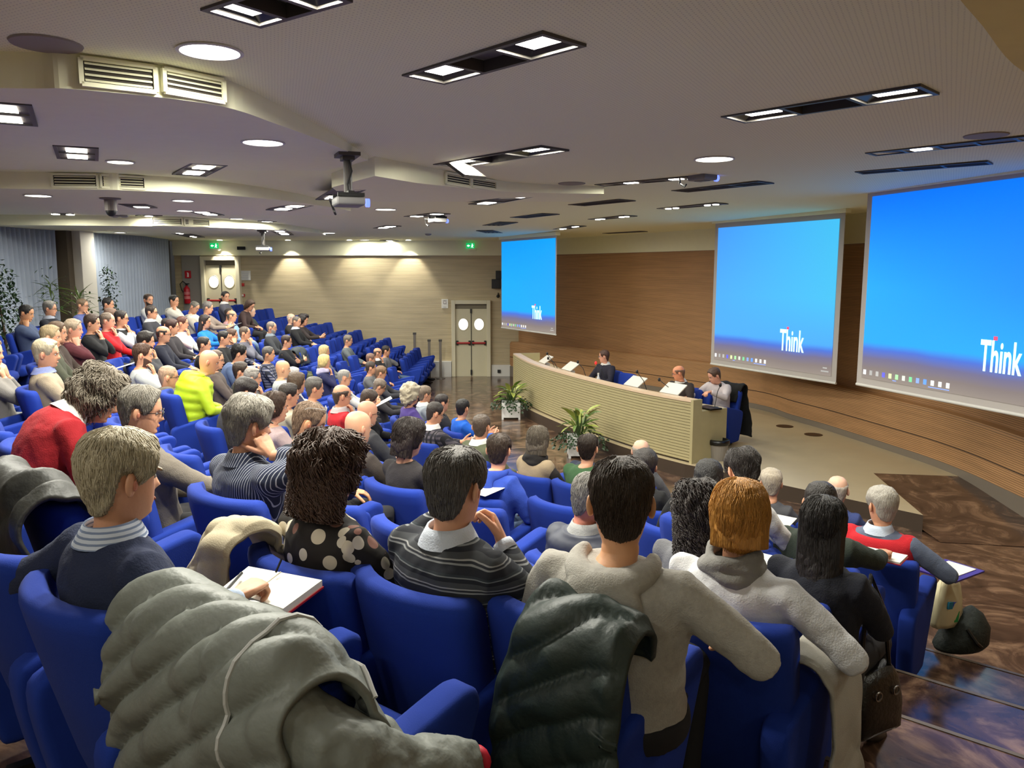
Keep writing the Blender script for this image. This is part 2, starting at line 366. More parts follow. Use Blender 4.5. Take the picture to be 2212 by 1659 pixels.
# ================================================================== LAMPS, VENTS, PROJECTORS ON THE CEILING
LENS = M('lamp_lens', (255,252,245), .5, emit=(255,250,240), estr=9)
REFL = M('lamp_reflector', (52,50,50), .3, metal=.9)
RECESS = M('recess_grey', (96,90,84), .7)
GRILLE = M('grille_dark', (26,25,27), .6)
FX_N = [0]
def fixture(a, b_, w, cells, label, recessed=False, lampw=None, tilt=None):
    A, B = at_ceil(*a), at_ceil(*b_); mid = (A+B)/2; d = B-A; L = math.hypot(d.x, d.y); ang = math.atan2(d.y, d.x)
    z = ceil_z(mid.x, mid.y); root = empty('ceiling_light' if any(c in 'LS' for c in cells) else 'ceiling_grille', (mid.x, mid.y, z), ang, label,
                                           'ceiling light' if any(c in 'LS' for c in cells) else 'vent', 'recessed ceiling fixtures')
    dep = .05 if recessed else .0; low = -.012
    if recessed:
        R = rotz(ang); HOLES.append([((R @ Vector((x*L/2*.985, y*w/2*.97, 0)))+mid)[:2] for x, y in ((-1,-1),(1,-1),(1,1),(-1,1))])
    n = len(cells); rim = .028; fr = MB()
    # frame: outer rim and bars between the cells, each a real bar
    for y in (-1, 1): fr.box((0, y*(w/2-rim/2), (low+dep)/2), (L, rim, dep-low))
    xs = [-L/2 + L*i/n for i in range(n+1)]
    for i, x in enumerate(xs):
        x = min(max(x, -L/2+rim/2), L/2-rim/2); fr.box((x, 0, (low+dep)/2), (rim, w-2*rim, dep-low))
    fr.obj('frame', GREYMETAL, root)
    for i, c in enumerate(cells):
        x0, x1 = xs[i]+rim*.6, xs[i+1]-rim*.6; cx = (x0+x1)/2; cl = x1-x0; top = dep if recessed else -.004
        p = MB(); p.box((cx, 0, top+.004), (cl, w-2*rim, .008)); cell = p.obj('blank_panel' if c == 'B' else 'backing', RECESS if c in 'BL' else GRILLE, root)
        if c == 'L':
            lw, ll = (w-2*rim)*.58, cl*.58; zt = .016 if recessed else top-.006
            if recessed:
                q = MB(); q.rings([[Vector((cx+sx*cl/2*.97, sy*(w/2-rim)*.97, .0)) for sx, sy in ((-1,-1),(1,-1),(1,1),(-1,1))], [Vector((cx+sx*ll/2*1.05, sy*lw/2*1.05, .026)) for sx, sy in ((-1,-1),(1,-1),(1,1),(-1,1))]], cap=False); q.obj('reflector', REFL, cell)
            q = MB(); q.box((cx, 0, zt), (ll, lw, .006)); q.obj('lamp_lens', LENS, cell)
            area('lamp', (cx, 0, zt-.012), ll, lw, LAMP_W if lampw is None else lampw, parent=root)
        if c == 'S':
            for dx in (-.22, .22):
                q = MB(); q.lathe([(.001,0),(.045,0),(.05,.01),(.001,.01)], (cx+dx*cl, 0, top-.016), 14); q.obj('lamp_lens', LENS, cell)
            area('lamp', (cx, 0, top-.03), cl*.6, .08, (LAMP_W if lampw is None else lampw)*.7, parent=root)
        if c == 'D':
            for k in range(3):
                q = MB(); q.box((cx, (k-1)*(w-2*rim)*.28, -.008), (cl*.98, .008, .012)); q.obj('louvre', GREYMETAL, cell)
    if tilt is not None:
        q = MB(); q.box((xs[0]+L/6, 0, -.05), (L/3*.85, w*.8, .03), rot=Matrix.Rotation(.5, 3, 'Y')); q.obj('tilted_spot', GREYMETAL, root)
    return root
def fill_fixture(p, q, w, cells, label):
    global at_ceil
    keep = at_ceil; at_ceil = lambda x, y: Vector((x, y, ceil_z(x, y)))
    fixture(p, q, w, cells, label, True, lampw=LAMP_W*.2); at_ceil = keep
for i, (x, y) in enumerate(((-4.2,1.2),(-1.6,.6),(1.6,.9),(3.9,2.6),(-.1,-1.6),(-3.4,-1.8),(3.2,-1.6))):  # unseen fill lamps added around the camera to brighten the foreground
    fill_fixture((x-.4,y+.35),(x+.4,y-.35),.3,'LBL','added twin-lamp recessed fill light out of view, '+('far left behind','left behind','right beside','at the right wall','straight behind','back left corner','back right corner')[i]+' the camera')
fixture((500,38),(700,-25), .30, 'LBL', 'twin-lamp recessed ceiling light cut off by the top edge of the photo', True)
fixture((915,171),(1221,80), .30, 'LBL', 'large twin-lamp recessed ceiling light at top centre, nearest the camera', True)
fixture((1583,258),(2010,190), .32, 'LBL', 'large twin-lamp recessed ceiling light above the big right screen', True)
fixture((965,358),(1200,318), .34, 'LBL', 'recessed ceiling light with one lamp head tilted out', True, tilt=1)
fixture((0,222),(22,262), .30, 'LL', 'two-lamp square ceiling light cut off by the left edge')
fixture((164,318),(168,340), .32, 'LL', 'two-lamp square ceiling light between the left vents and the left edge')
fixture((408,376),(452,356), .34, 'LL', 'two-lamp ceiling light tilted diagonal, left of the hanging projector')
fixture((712,413),(780,401), .36, 'LBL', 'ceiling light just behind the pole of the near projector')
fixture((600,452),(650,443), .36, 'LL', 'two-lamp ceiling light left of and beyond the near projector')
fixture((112,461),(160,467), .42, 'SBS', 'four-spot ceiling light above the left curtain', lampw=18)
fixture((380,503),(424,510), .42, 'SBS', 'four-spot ceiling light near the fire extinguisher corner', lampw=18)
fixture((285,441),(312,447), .35, 'BL', 'small ceiling light beside the dome camera')
fixture((428,457),(462,463), .35, 'LL', 'small twin ceiling light beyond the third vent')
fixture((300,482),(345,488), .30, 'BSB', 'thin ceiling light above the window curtain', lampw=14)
fixture((822,493),(850,487), .34, 'LL', 'small ceiling light nearest the far projector row')
fixture((570,478),(585,490), .34, 'LL', 'small ceiling light left of the far hanging projector')
fixture((598,497),(618,505), .34, 'LL', 'small ceiling light right of the far hanging projector')
fixture((835,518),(860,522), .4, 'SS', 'small twin-spot ceiling light before the far wall', lampw=14)
fixture((888,526),(915,529), .4, 'SS', 'small twin-spot ceiling light closest to the second exit sign', lampw=14)
fixture((1035,437),(1145,424), .34, 'LBL', 'twin-lamp ceiling light left of the stage grilles')
fixture((890,468),(955,460), .34, 'LBL', 'twin-lamp ceiling light above the small ceiling projector')
fixture((1295,400),(1540,378), .22, 'BLBLB', 'long narrow ceiling light strip over the stage front', lampw=14)
fixture((1210,495),(1250,487), .34, 'SBS', 'short four-spot ceiling light right of the small far screen', lampw=16)
fixture((1284,474),(1362,465), .30, 'SBS', 'four-spot ceiling light over the middle of the desk', lampw=16)
fixture((1432,451),(1560,438), .28, 'SBS', 'four-spot ceiling light in front of the middle screen', lampw=16)
fixture((1880,333),(2290,288), .24, 'BLBBL', 'long narrow ceiling light strip in front of the big right screen', lampw=12)
fixture((1245,443),(1355,431), .34, 'D', 'dark ceiling grille over the left half of the desk')
fixture((1468,413),(1655,392), .32, 'DDD', 'three-cell dark ceiling grille left of the big screen')
fixture((1120,470),(1190,461), .36, 'D', 'dark ceiling grille lit blue above the small screen')
fixture((1062,487),(1098,479), .40, 'D', 'short dark ceiling grille nearest the second exit sign')
fixture((1047,497),(1068,503), .40, 'D', 'shortest dark ceiling grille beside the small screen')
fixture((1308,504),(1392,499), .24, 'D', 'dark ceiling slot grille where the ceiling meets the stage wall')
fixture((1590,483),(1682,473), .26, 'D', 'dark ceiling grille right above the middle screen')
fixture((1855,373),(2140,349), .26, 'DDD', 'three-cell dark ceiling grille tinted blue above the big right screen')
def downlight(u, v, pxr, label, power=None):
    q = at_ceil(u, v); r = max(.11, min(.17, pxr*q.length/FPX)); root = empty('downlight', q, 0, label, 'ceiling light', 'round ceiling downlights')
    m = MB(); m.lathe([(r+.015,.0),(r+.018,-.008),(r,-.010),(r-.004,.0)], n=28); m.obj('rim', WHITE, root)
    m = MB(); m.lathe([(.001,-.004),(r-.003,-.004),(r-.003,-.001),(.001,-.001)], n=28); m.obj('lamp_lens', LENS, root)
    area('lamp', (0,0,-.012), r*1.4, r*1.4, SPOT_W if power is None else power, parent=root)
for u, v, r, l in [(457,180,41,'round downlight beside the nearest wall vent, washing it with light'),(568,307,33,'round downlight left of the near projector pole'),
        (1543,343,35,'round downlight alone above the stage side'),(833,452,20,'round downlight right of the near projector'),
        (262,382,20,'round downlight against the second wall vent'),(395,433,18,'round downlight right of the dome camera'),
        (82,422,20,'round downlight close to the left edge'),(512,490,12,'small round downlight above the left exit sign'),
        (710,503,13,'small round downlight over the far seats'),(788,518,10,'smallest round downlight before the far wall'),
        (400,473,14,'round downlight against the third wall vent'),(259,502,8,'tiny round downlight over the plants')]:
    downlight(u, v, r, l)
# spots that wash the far wall in scallops
for i, u in enumerate((475, 622, 755, 882)):
    q = at_y(u, 522, FY-.42); q.z = ceil_z(q.x, q.y); root = empty('wall_washer', q, 0, ('ceiling spot washing the left double door','ceiling spot washing the far wall beside the left door','ceiling spot washing the middle of the far wall','ceiling spot washing the far wall right half')[i], 'ceiling light', 'wall washing spots')
    m = MB(); m.lathe([(.001,0),(.07,0),(.07,-.012),(.001,-.012)], n=18); m.obj('lamp_lens', LENS, root)
    l = bpy.data.lights.new('lamp', 'SPOT'); l.energy = (140,130,40,110)[i]; l.spot_size = 1.25; l.spot_blend = .5; l.shadow_soft_size = .05; l.color = (1,.96,.84)
    o = bpy.data.objects.new('lamp', l); COL.objects.link(o); o.parent = root; o.location = (0,0,-.03); o.rotation_euler = (.30,0,0)
# grey loudspeaker discs
for u, v, l in ((100,94,'round grey loudspeaker disc in the ceiling at upper left'),(1235,396,'round loudspeaker disc in the ceiling above the desk'),(2130,292,'round loudspeaker disc in the ceiling above the big right screen')):
    q = at_ceil(u, v); m = MB(); m.lathe([(.001,0),(.16,0),(.155,-.008),(.001,-.01)], n=26); tag(m.obj('ceiling_speaker', M('speaker_disc', (150,142,134), .8), loc=q), l, 'speaker')
# wall vents on the curved step faces
def vent(p, t, ln, label):
    a, b_ = edge_pts(p, t, t+ln); mid = (a+b_)/2; root = empty('air_vent', (mid.x, mid.y, 0), 0, label, 'vent', 'wall vents on the ceiling steps')
    for k in range(2):
        a, b_ = edge_pts(p, t+ln*k/2+.01, t+ln*(k+1)/2-.01); d = b_-a; L = d.length; ang = math.atan2(d.y, d.x); m2 = (a+b_)/2; mm, _ = edge_pts(p, t+ln*(k+.5)/2, 0)
        nrm = Vector((d.y, -d.x)).normalized(); bulge = max(0, (mm-m2).dot(nrm)); c = m2+nrm*(bulge+.014)-mid
        top = ceil_h(m2.y); bot = panel_z(p, m2.x, m2.y); h = (top-bot)*.74; zc = (top+bot)/2; cl = L-.01
        def put(f, nm, mt): o = f.obj(nm, mt, root); o.location = (c.x, c.y, zc); o.rotation_euler = (0,0,ang)
        f = MB()
        for zz in (-h/2, h/2): f.box((0,0,zz),(cl,.024,.022))
        for xx in (-cl/2, cl/2): f.box((xx,0,0),(.022,.024,h))
        put(f,'frame',MAT_PLASTER)
        f = MB(); f.box((0,.008,0),(cl,.006,h)); put(f,'backing',M('vent_dark',(52,46,40),.8))
        for i in range(4):
            f = MB(); f.box((0,-.002,-h/2+h*(i+.8)/4.6),(cl*.90,.016,h*.05), rot=Matrix.Rotation(.5,3,'X')); put(f,'slat',MAT_PLASTER)
def edge_pts(p, t0, t1):
    P = p.poly[:p.n]; L = [0]
    for i in range(1, len(P)): L.append(L[-1]+(P[i]-P[i-1]).length)
    def g(t):
        for i in range(1, len(P)):
            if L[i] >= t: k = (t-L[i-1])/(L[i]-L[i-1]); return P[i-1].lerp(P[i], k)
        return P[-1]
    return g(t0), g(t1)
def nearest_len(p, x, y):
    P = p.poly[:p.n]; best = (9, 0); L = 0
    for i in range(len(P)):
        if i: L += (P[i]-P[i-1]).length
        d = (P[i]-Vector((x, y))).length
        if d < best[0]: best = (d, L)
    return best[1]
for pi, (ua, va), ln, l in ((0,(165,170),.75,'double white louvred vent on the nearest curved ceiling step'),(1,(112,392),.95,'double white louvred vent on the second ceiling step'),
                         (2,(325,468),1.05,'double louvred vent on the third, farthest ceiling step'),(3,(897,385),.95,'double white louvred vent on the curved step in the middle')):
    p = PANELS[pi]; q = at_z(ua, va, 3.95); t = nearest_len(p, q.x, q.y); vent(p, t, ln, l)
# projectors on poles
def projector(u, vtop, vbot, yaw, label, s=1.0, pole=True):
    q = at_ceil(u, vtop); d = math.hypot(q.x, q.y); lowz = at_y(u, vbot, q.y).z; root = empty('projector', (q.x, q.y, 0), yaw, label, 'projector', 'ceiling projectors')
    drop = q.z-lowz; m = MB(); m.box((0,0,q.z-.015), (.24,.18,.03)); m.box((0,0,q.z-.045),(.14,.10,.03)); m.obj('ceiling_plate', GREYMETAL, root)
    m = MB(); m.tube([(0,0,q.z-.03),(0,0,lowz+.10)], .035, 12); m.obj('pole', GREYMETAL, root)
    m = MB(); m.tube([(.045,0,q.z-.05),(.06,.02,q.z-drop*.35),(.04,-.01,q.z-drop*.6),(.05,0,lowz+.1)], .012, 6); m.obj('cable', CABLE, root)
    m = MB(); m.box((0,0,lowz+.10),(.30*s,.05,.02)); m.box((-.13*s,0,lowz+.08),(.03,.22*s,.03)); m.box((.13*s,0,lowz+.08),(.03,.22*s,.03)); m.obj('bracket', DARKMETAL, root)
    m = MB(); m.box((0,0,lowz+.03),(.28*s,.24*s,.075)); m.obj('projector_body', M('projector_white', (120,118,116), .5), root, bevel=.02)
    m = MB(); m.rings([[Vector((.08+.035*math.cos(t), y, lowz+.02+.035*math.sin(t))) for t in [2*PI*j/16 for j in range(16)]] for y in (.13*s,.16*s)]); m.obj('lens', M('projector_glow', (60,70,160), .2, emit=(90,110,255), estr=2.5), root)
    m = MB(); m.tube([(-.14*s,-.1,lowz+.05),(-.24*s,-.12,lowz+.07),(-.28*s,-.08,lowz-.02),(-.2*s,-.08,lowz-.06),(-.15*s,-.1,lowz-.04)], .010, 6); m.obj('cable_loop', CABLE, root)
projector(750,331,444, -1.2, 'near ceiling projector on a long pole with dangling cables')
projector(567,497,541, -1.4, 'far ceiling projector on a pole before the left exit sign', 1.1)
projector(945,466,480, -1.0, 'small dark ceiling projector in the middle of the room', 1.0)
projector(1517,379,389, -1.0, 'small ceiling projector hanging over the stage front', .9)
# dome camera and small devices
q = at_ceil(238,428); root = empty('dome_camera', q, 0, 'grey dome security camera hanging from the ceiling at left', 'camera')
m = MB(); m.lathe([(.001,0),(.12,0),(.12,-.012),(.07,-.02),(.07,-.15),(.001,-.15)], n=20); m.obj('housing', M('camera_grey', (132,124,118), .5), root, smooth=False)
m = MB(); m.ell((0,0,-.15),(.06,.06,.07),16,8); m.obj('dome', BLACK, root, smooth=True)
for u, v, l in ((270,487,'small square smoke detector above the left plants'),(250,487,'tiny round smoke detector left of the square one'),(925,505,'small square sensor in the ceiling before the far wall')):
    q = at_ceil(u, v); m = MB(); m.lathe([(.001,0),(.08,0),(.07,-.03),(.03,-.045),(.001,-.045)], n=16); tag(m.obj('smoke_detector', M('detector', (150,146,140), .6), loc=q), l, 'detector')
build_ceiling()

# ================================================================== DOORS, CURTAINS, WALL ITEMS
DOORCOL = M('door_paint', (206,198,168), .5, var=.03); FRAMECOL = M('door_frame_paint', (212,204,176), .5); REDBAR = M('red_bar', (168,26,30), .4)
GLOW = M('lit_porthole', (250,250,240), .3, emit=(255,252,240), estr=1.6)
def double_door(x0, x1, z0, z1, n, label):
    root = tag(empty('door_%d' % n, ((x0+x1)/2, FY, z0), 0), kind='structure'); root['label'] = label
    w = x1-x0; h = z1-z0; f = MB(); t = .11
    for s in (-1, 1): f.box((s*(w/2-t/2), -.09, h/2), (t, .18, h))
    f.box((0,-.09,h-t/2),(w-2*t,.18,t)); f.obj('door_frame', FRAMECOL, root, bevel=.008)
    iw = w-2*t; ih = h-t
    f = MB(); f.box((0,-.03,ih-.07),(iw,.02,.14)); f.obj('transom', M('transom', (120,112,92), .6), root)
    for s in (-1, 1):
        lf = MB(); lf.box((s*iw/4, -.05, (ih-.14)/2), (iw/2-.006, .04, ih-.14)); leaf = lf.obj('door_leaf', DOORCOL, root)
        c = Vector((s*iw/4, -.074, 1.50)); g = MB(); g.rings([[c+Vector((.135*math.cos(a), y, .165*math.sin(a))) for a in [2*PI*k/28 for k in range(28)]] for y in (0, .006)]); g.obj('porthole', GLOW, leaf)
        g = MB(); g.rings([[c+Vector((r*math.cos(a), y, r*1.21*math.sin(a))) for a in [2*PI*k/28 for k in range(28)]] for r, y in ((.135,-.003),(.15,-.008),(.158,.002),(.135,.006))], cap=False); g.obj('porthole_rim', FRAMECOL, leaf)
        g = MB(); g.tube([(s*.03,-.14,.97),(s*(iw/2-.04),-.14,.97)], .028, 10); g.obj('push_bar', REDBAR, leaf)
        for xx in (s*.05, s*(iw/2-.05)):
            g = MB(); g.box((xx,-.10,.97),(.06,.09,.13)); g.obj('bar_mount', BLACK, leaf, bevel=.01)
    g = MB(); g.box((0,-.085,(ih-.14)/2),(.018,.02,ih-.16)); g.box((0,-.10,ih-.2),(.05,.05,.12)); g.box((0,-.10,.12),(.05,.05,.14)); g.obj('vertical_rod', BLACK, root)
    return root
double_door(-8.81,-7.71,1.21,3.42,1,'cream double door with lit round portholes and red push bar at upper left')
double_door(-1.73,-.61,0.0,2.19,2,'cream double door with lit round portholes and red push bar near the stage')
def board(name, u, v, w, h, mat, label, cat, y=FY-.02, d=.03):
    q = at_y(u, v, y); m = MB(); m.box((0,0,0),(w,d,h)); return tag(m.obj(name, mat, loc=q, bevel=.004), label, cat)
PAPER = M('paper', (222,220,212), .8)
def lines(parent, w, h, d, n, col=(90,96,120), x0=-.4, x1=.4):
    for i in range(n):
        m = MB(); m.box((w*(x0+x1)/2, -d/2-.002, h*(.36-.72*i/max(1,n-1))),(w*(x1-x0)*(1-.25*((i*7) % 3)/2),.002,h*.035)); m.obj('print_line', M('print_%d_%d_%d' % col, col, .8), parent)
o = board('evacuation_plan', 530,595,.30,.27,PAPER,'white evacuation plan sheet right of the upper left door','sign'); lines(o,.30,.27,.03,5,(160,166,190))
o = board('notice_sheet', 961,656,.19,.26,PAPER,'white notice with round emblem left of the door near the stage','sign')
m = MB(); m.rings([[Vector((r*math.cos(a), -.018, .04+r*math.sin(a))) for a in [2*PI*k/20 for k in range(20)]] for r in (.035,.045)], cap=False); m.obj('emblem_ring', M('emblem', (150,110,110), .8), o)
lines(o,.19,.26,.03,3,(120,116,116),-.3,.3)
board('alarm_button', 525,615,.07,.09,M('alarm_red',(190,40,36),.5),'small red alarm call point right of the upper left door','alarm')
o = board('alarm_sounder', 525,638,.11,.08,M('alarm_red2',(186,44,40),.5),'red alarm sounder below the call point','alarm')
m = MB(); m.ell((0,-.03,0),(.035,.03,.035)); m.obj('horn', M('alarm_white',(230,220,214),.5), o, smooth=True)
board('black_vent', 521,536,.23,.09,BLACK,'black rectangular grille on the white band over the left door','vent', y=FY-.10)
def exit_sign(u, v, label):
    q = at_y(u, v, FY-.16); root = empty('exit_sign', q, 0, label, 'exit sign', 'green exit signs')
    m = MB(); m.box((0,0,0),(.23,.05,.15)); m.obj('light_box', M('exit_green', (0,150,80), .4, emit=(0,170,90), estr=1.0), root)
    wt = M('exit_white', (240,255,245), .4, emit=(235,255,245), estr=1.6)
    m = MB(); m.prism([(-.095,0),(-.05,.035),(-.05,.012),(-.01,.012),(-.01,-.012),(-.05,-.012),(-.05,-.035)], 'y', -.032, -.026); m.obj('arrow', wt, root)
    m = MB(); m.ell((.055,-.03,.045),(.014,.004,.014)); m.prism([(.03,.02),(.085,.025),(.08,.0),(.06,-.005),(.085,-.05),(.07,-.055),(.05,-.02),(.03,-.05),(.018,-.045),(.04,-.005)], 'y', -.032, -.026); m.obj('running_figure', wt, root)
    m = MB(); m.box((.06,.03,-.10),(.22,.10,.06)); m.obj('battery_box', MAT_PLASTER, root)
exit_sign(463,531,'green emergency exit sign above the upper left door')
exit_sign(1016,531,'green emergency exit sign above the door near the stage')
# fire extinguisher and its sign on the grey wall stub at far left
stub = MB(); stub.box((-9.12,FY-.02,2.7),(.52,.06,3.0)); tag(stub.obj('wall_stub', M('stub_grey',(150,146,140),.8)), kind='structure')
o = board('extinguisher_sign', 406,593,.17,.21,M('sign_red',(190,26,40),.5),'red fire extinguisher sign above the extinguisher','sign', y=FY-.07)
m = MB(); m.prism([(-.02,-.07),(.03,-.07),(.03,.03),(.01,.06),(-.03,.05),(-.01,.03)], 'y', -.02, -.016); m.obj('pictogram', M('sign_white',(240,230,230),.5), o)
q = at_y(404,635,FY-.16); root = empty('fire_extinguisher', q, 0, 'red fire extinguisher hung on the grey wall by the left door', 'extinguisher')
m = MB(); m.lathe([(.02,-.27),(.075,-.27),(.085,-.25),(.085,.13),(.07,.18),(.03,.21),(.03,.24),(.001,.24)], n=18); m.obj('cylinder', M('ext_red',(188,22,40),.35), root, smooth=True)
m = MB(); m.box((0,0,.26),(.05,.05,.05)); m.box((.03,-.02,.29),(.12,.02,.02)); m.obj('valve', BLACK, root)
m = MB(); m.tube([(0,0,.27),(-.09,-.03,.36),(-.17,-.03,.28),(-.13,-.04,.12),(-.08,-.06,.05)], .014, 7); m.obj('hose', BLACK, root, smooth=True)
for zz in (.02,-.10): m = MB(); m.rings([[Vector((.087*math.cos(a), .087*math.sin(a), z)) for a in [PI+PI*k/10 for k in range(11)]] for z in (zz-.04,zz+.04)], cap=False, closed=False); m.obj('printed_label', M('ext_label',(214,120,120),.5), root)
# column, curtains
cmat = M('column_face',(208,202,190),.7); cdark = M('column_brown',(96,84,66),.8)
m = MB(); m.box((-9.2,16.98,2.7),(.56,.56,3.0)); tag(m.obj('column', cmat, bevel=.01), 'square plaster column between the two curtains', 'column')
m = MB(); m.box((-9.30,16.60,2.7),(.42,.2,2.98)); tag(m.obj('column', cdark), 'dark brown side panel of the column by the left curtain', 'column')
CURT = M('curtain_cloth',(170,180,196),.9, var=.10, vscale=3, bump=.1, bscale=30)
def curtain(y0, y1, x, label, amp=.05, pitch=.17):
    n = int((y1-y0)/pitch*8); top = []; 
    rs = []
    for z, k in ((1.24,1.15),(1.9,1.0),(2.8,.9),(3.9,.75)):
        rs.append([Vector((x + (y0-y)*.045 + amp*k*math.sin(2*PI*(y-y0)/pitch+.7*math.sin(y*1.3)) + .025*math.sin(y*2.1+z), y, z)) for y in [y0+(y1-y0)*i/n for i in range(n+1)]])
    m = MB(); m.rings(rs, cap=False, closed=False); o = m.obj('curtain', CURT, smooth=True); tag(o, label, 'curtain', 'window curtains'); o.modifiers.new('solid','SOLIDIFY').thickness = .006
curtain(9.0,16.45,-8.95,'pale blue pleated curtain left of the column')
curtain(17.3,22.1,-9.22,'pale blue pleated curtain right of the column')
# three steel railing posts by the lower far door
for u, v0, v1, l in ((897,722,808,'tall steel post, leftmost of three by the lower far door'),(928,737,811,'steel post, middle of three by the lower far door'),(952,737,811,'steel post, rightmost of three by the lower far door')):
    q = at_y(u, v1, FY-.55); top = at_y(u, v0, FY-.55).z; zz = 0 if u > 900 else .2; root = empty('railing_post', (q.x,q.y,0), 0, l, 'post', 'steel posts by the far door')
    m = MB(); m.lathe([(.001,0),(.13,0),(.13,.012),(.001,.014)], n=20); m.obj('foot_plate', STEEL, root)
    m = MB(); m.box((0,0,top/2),(.07,.05,top)); m.obj('post', M('post_steel',(126,118,108),.4,metal=.5), root, bevel=.006)
    m = MB(); m.box((0,0,top+.02),(.09,.07,.06)); m.obj('cap', M('post_cap',(70,66,62),.5), root)
m = MB(); m.box((0,0,0),(.09,.03,.09)); tag(m.obj('floor_outlet', BLACK, loc=at_y(1078,802,FY-.1)), 'black socket plate on the white plinth right of the door','socket')
# black loudspeakers on the far wall by the small screen
for u, v, w, h, l in ((1077,594,.16,.24,'upper black loudspeaker beside the small screen'),(1072,613,.26,.26,'larger black loudspeaker beside the small screen')):
    q = at_y(u, v, FY-.12); root = empty('loudspeaker', q, 0, l, 'speaker', 'wall loudspeakers'); m = MB(); m.box((0,0,0),(w,.22,h)); m.obj('cabinet', BLACK, root, bevel=.01)
    m = MB(); m.lathe([(.001,0),(w*.32,0),(w*.34,.01),(.001,.012)], n=18); o = m.obj('driver', M('driver',(34,34,36),.6), root); o.rotation_euler = (PI/2,0,0); o.location = (0,-.112,-h*.12)
q = at_y(1076,640,FY-.2); root = empty('wall_camera', q, 0, 'small black wall camera below the loudspeakers', 'camera')
m = MB(); m.ell((0,0,0),(.05,.05,.05),12,8); m.obj('dome', BLACK, root, smooth=True); m = MB(); m.tube([(0,.03,.03),(0,.2,.08)], .02, 8); m.obj('arm', GREYMETAL, root)

# ================================================================== PROJECTION SCREENS
def picture_mat(name, top, mid, side):
    m = bpy.data.materials.new(name); m.use_nodes = True; nt = m.node_tree; b = nt.nodes['Principled BSDF']; b.inputs['Roughness'].default_value = .9
    b.inputs['Base Color'].default_value = (.02,.02,.02,1)
    tc = nt.nodes.new('ShaderNodeTexCoord'); sp = nt.nodes.new('ShaderNodeSeparateXYZ'); nt.links.new(tc.outputs['Generated'], sp.inputs[0])
    cr = nt.nodes.new('ShaderNodeValToRGB'); e = cr.color_ramp.elements
    stops = [(0,(150,138,128)),(.06,(132,120,118)),(.115,(112,108,142)),(.165,(70,112,214)),(.205,mid),(.5,mid),(1,top)]
    e[0].position, e[1].position = 0, 1; e[0].color = (*lin(stops[0][1]),1); e[1].color = (*lin(top),1)
    for p, c in stops[1:-1]: q = e.new(p); q.color = (*lin(c),1)
    nz = nt.nodes.new('ShaderNodeTexNoise'); nz.inputs['Scale'].default_value = 2.2; nz.inputs['Detail'].default_value = 3; nt.links.new(tc.outputs['Generated'], nz.inputs['Vector'])
    ad = nt.nodes.new('ShaderNodeMath'); ad.operation = 'MULTIPLY_ADD'; ad.inputs[1].default_value = .05; nt.links.new(nz.outputs['Fac'], ad.inputs[0]); nt.links.new(sp.outputs[2], ad.inputs[2])
    sb = nt.nodes.new('ShaderNodeMath'); sb.operation = 'SUBTRACT'; sb.inputs[1].default_value = .025; nt.links.new(ad.outputs[0], sb.inputs[0])
    nt.links.new(sb.outputs[0], cr.inputs['Fac'])
    mx = nt.nodes.new('ShaderNodeMix'); mx.data_type = 'RGBA'; mx.inputs[7].default_value = (*lin(side),1)
    ml = nt.nodes.new('ShaderNodeMath'); ml.operation = 'MULTIPLY'; nt.links.new(sp.outputs[0], ml.inputs[0])
    gt = nt.nodes.new('ShaderNodeMapRange'); gt.inputs[1].default_value = .2; gt.inputs[2].default_value = .5; gt.inputs[4].default_value = .75; nt.links.new(sp.outputs[2], gt.inputs[0]); nt.links.new(gt.outputs[0], ml.inputs[1])
    nt.links.new(ml.outputs[0], mx.inputs[0]); nt.links.new(cr.outputs['Color'], mx.inputs[6])
    nt.links.new(mx.outputs[2], b.inputs['Emission Color']); b.inputs['Emission Strength'].default_value = SCREEN_E
    return m
CLOTH = M('screen_cloth', (186,180,176), .8)
def text(body, size, mat, parent, loc, sx=1, name='lettering', ext=.002):
    c = bpy.data.curves.new('txt', 'FONT'); c.body = body; c.size = size; c.extrude = ext; c.fill_mode = 'BOTH'; c.offset = size*.018
    o = bpy.data.objects.new('txt', c); COL.objects.link(o); bpy.context.view_layer.update(); e = o.evaluated_get(bpy.context.evaluated_depsgraph_get()); mm = bpy.data.meshes.new_from_object(e); bpy.data.objects.remove(o); bpy.data.curves.remove(c); mm.materials.clear()
    o = link(name, mm, mat); o.parent = parent; o.location = loc; o.rotation_euler = (PI/2,0,0); o.scale = (sx,1,1)
    return o
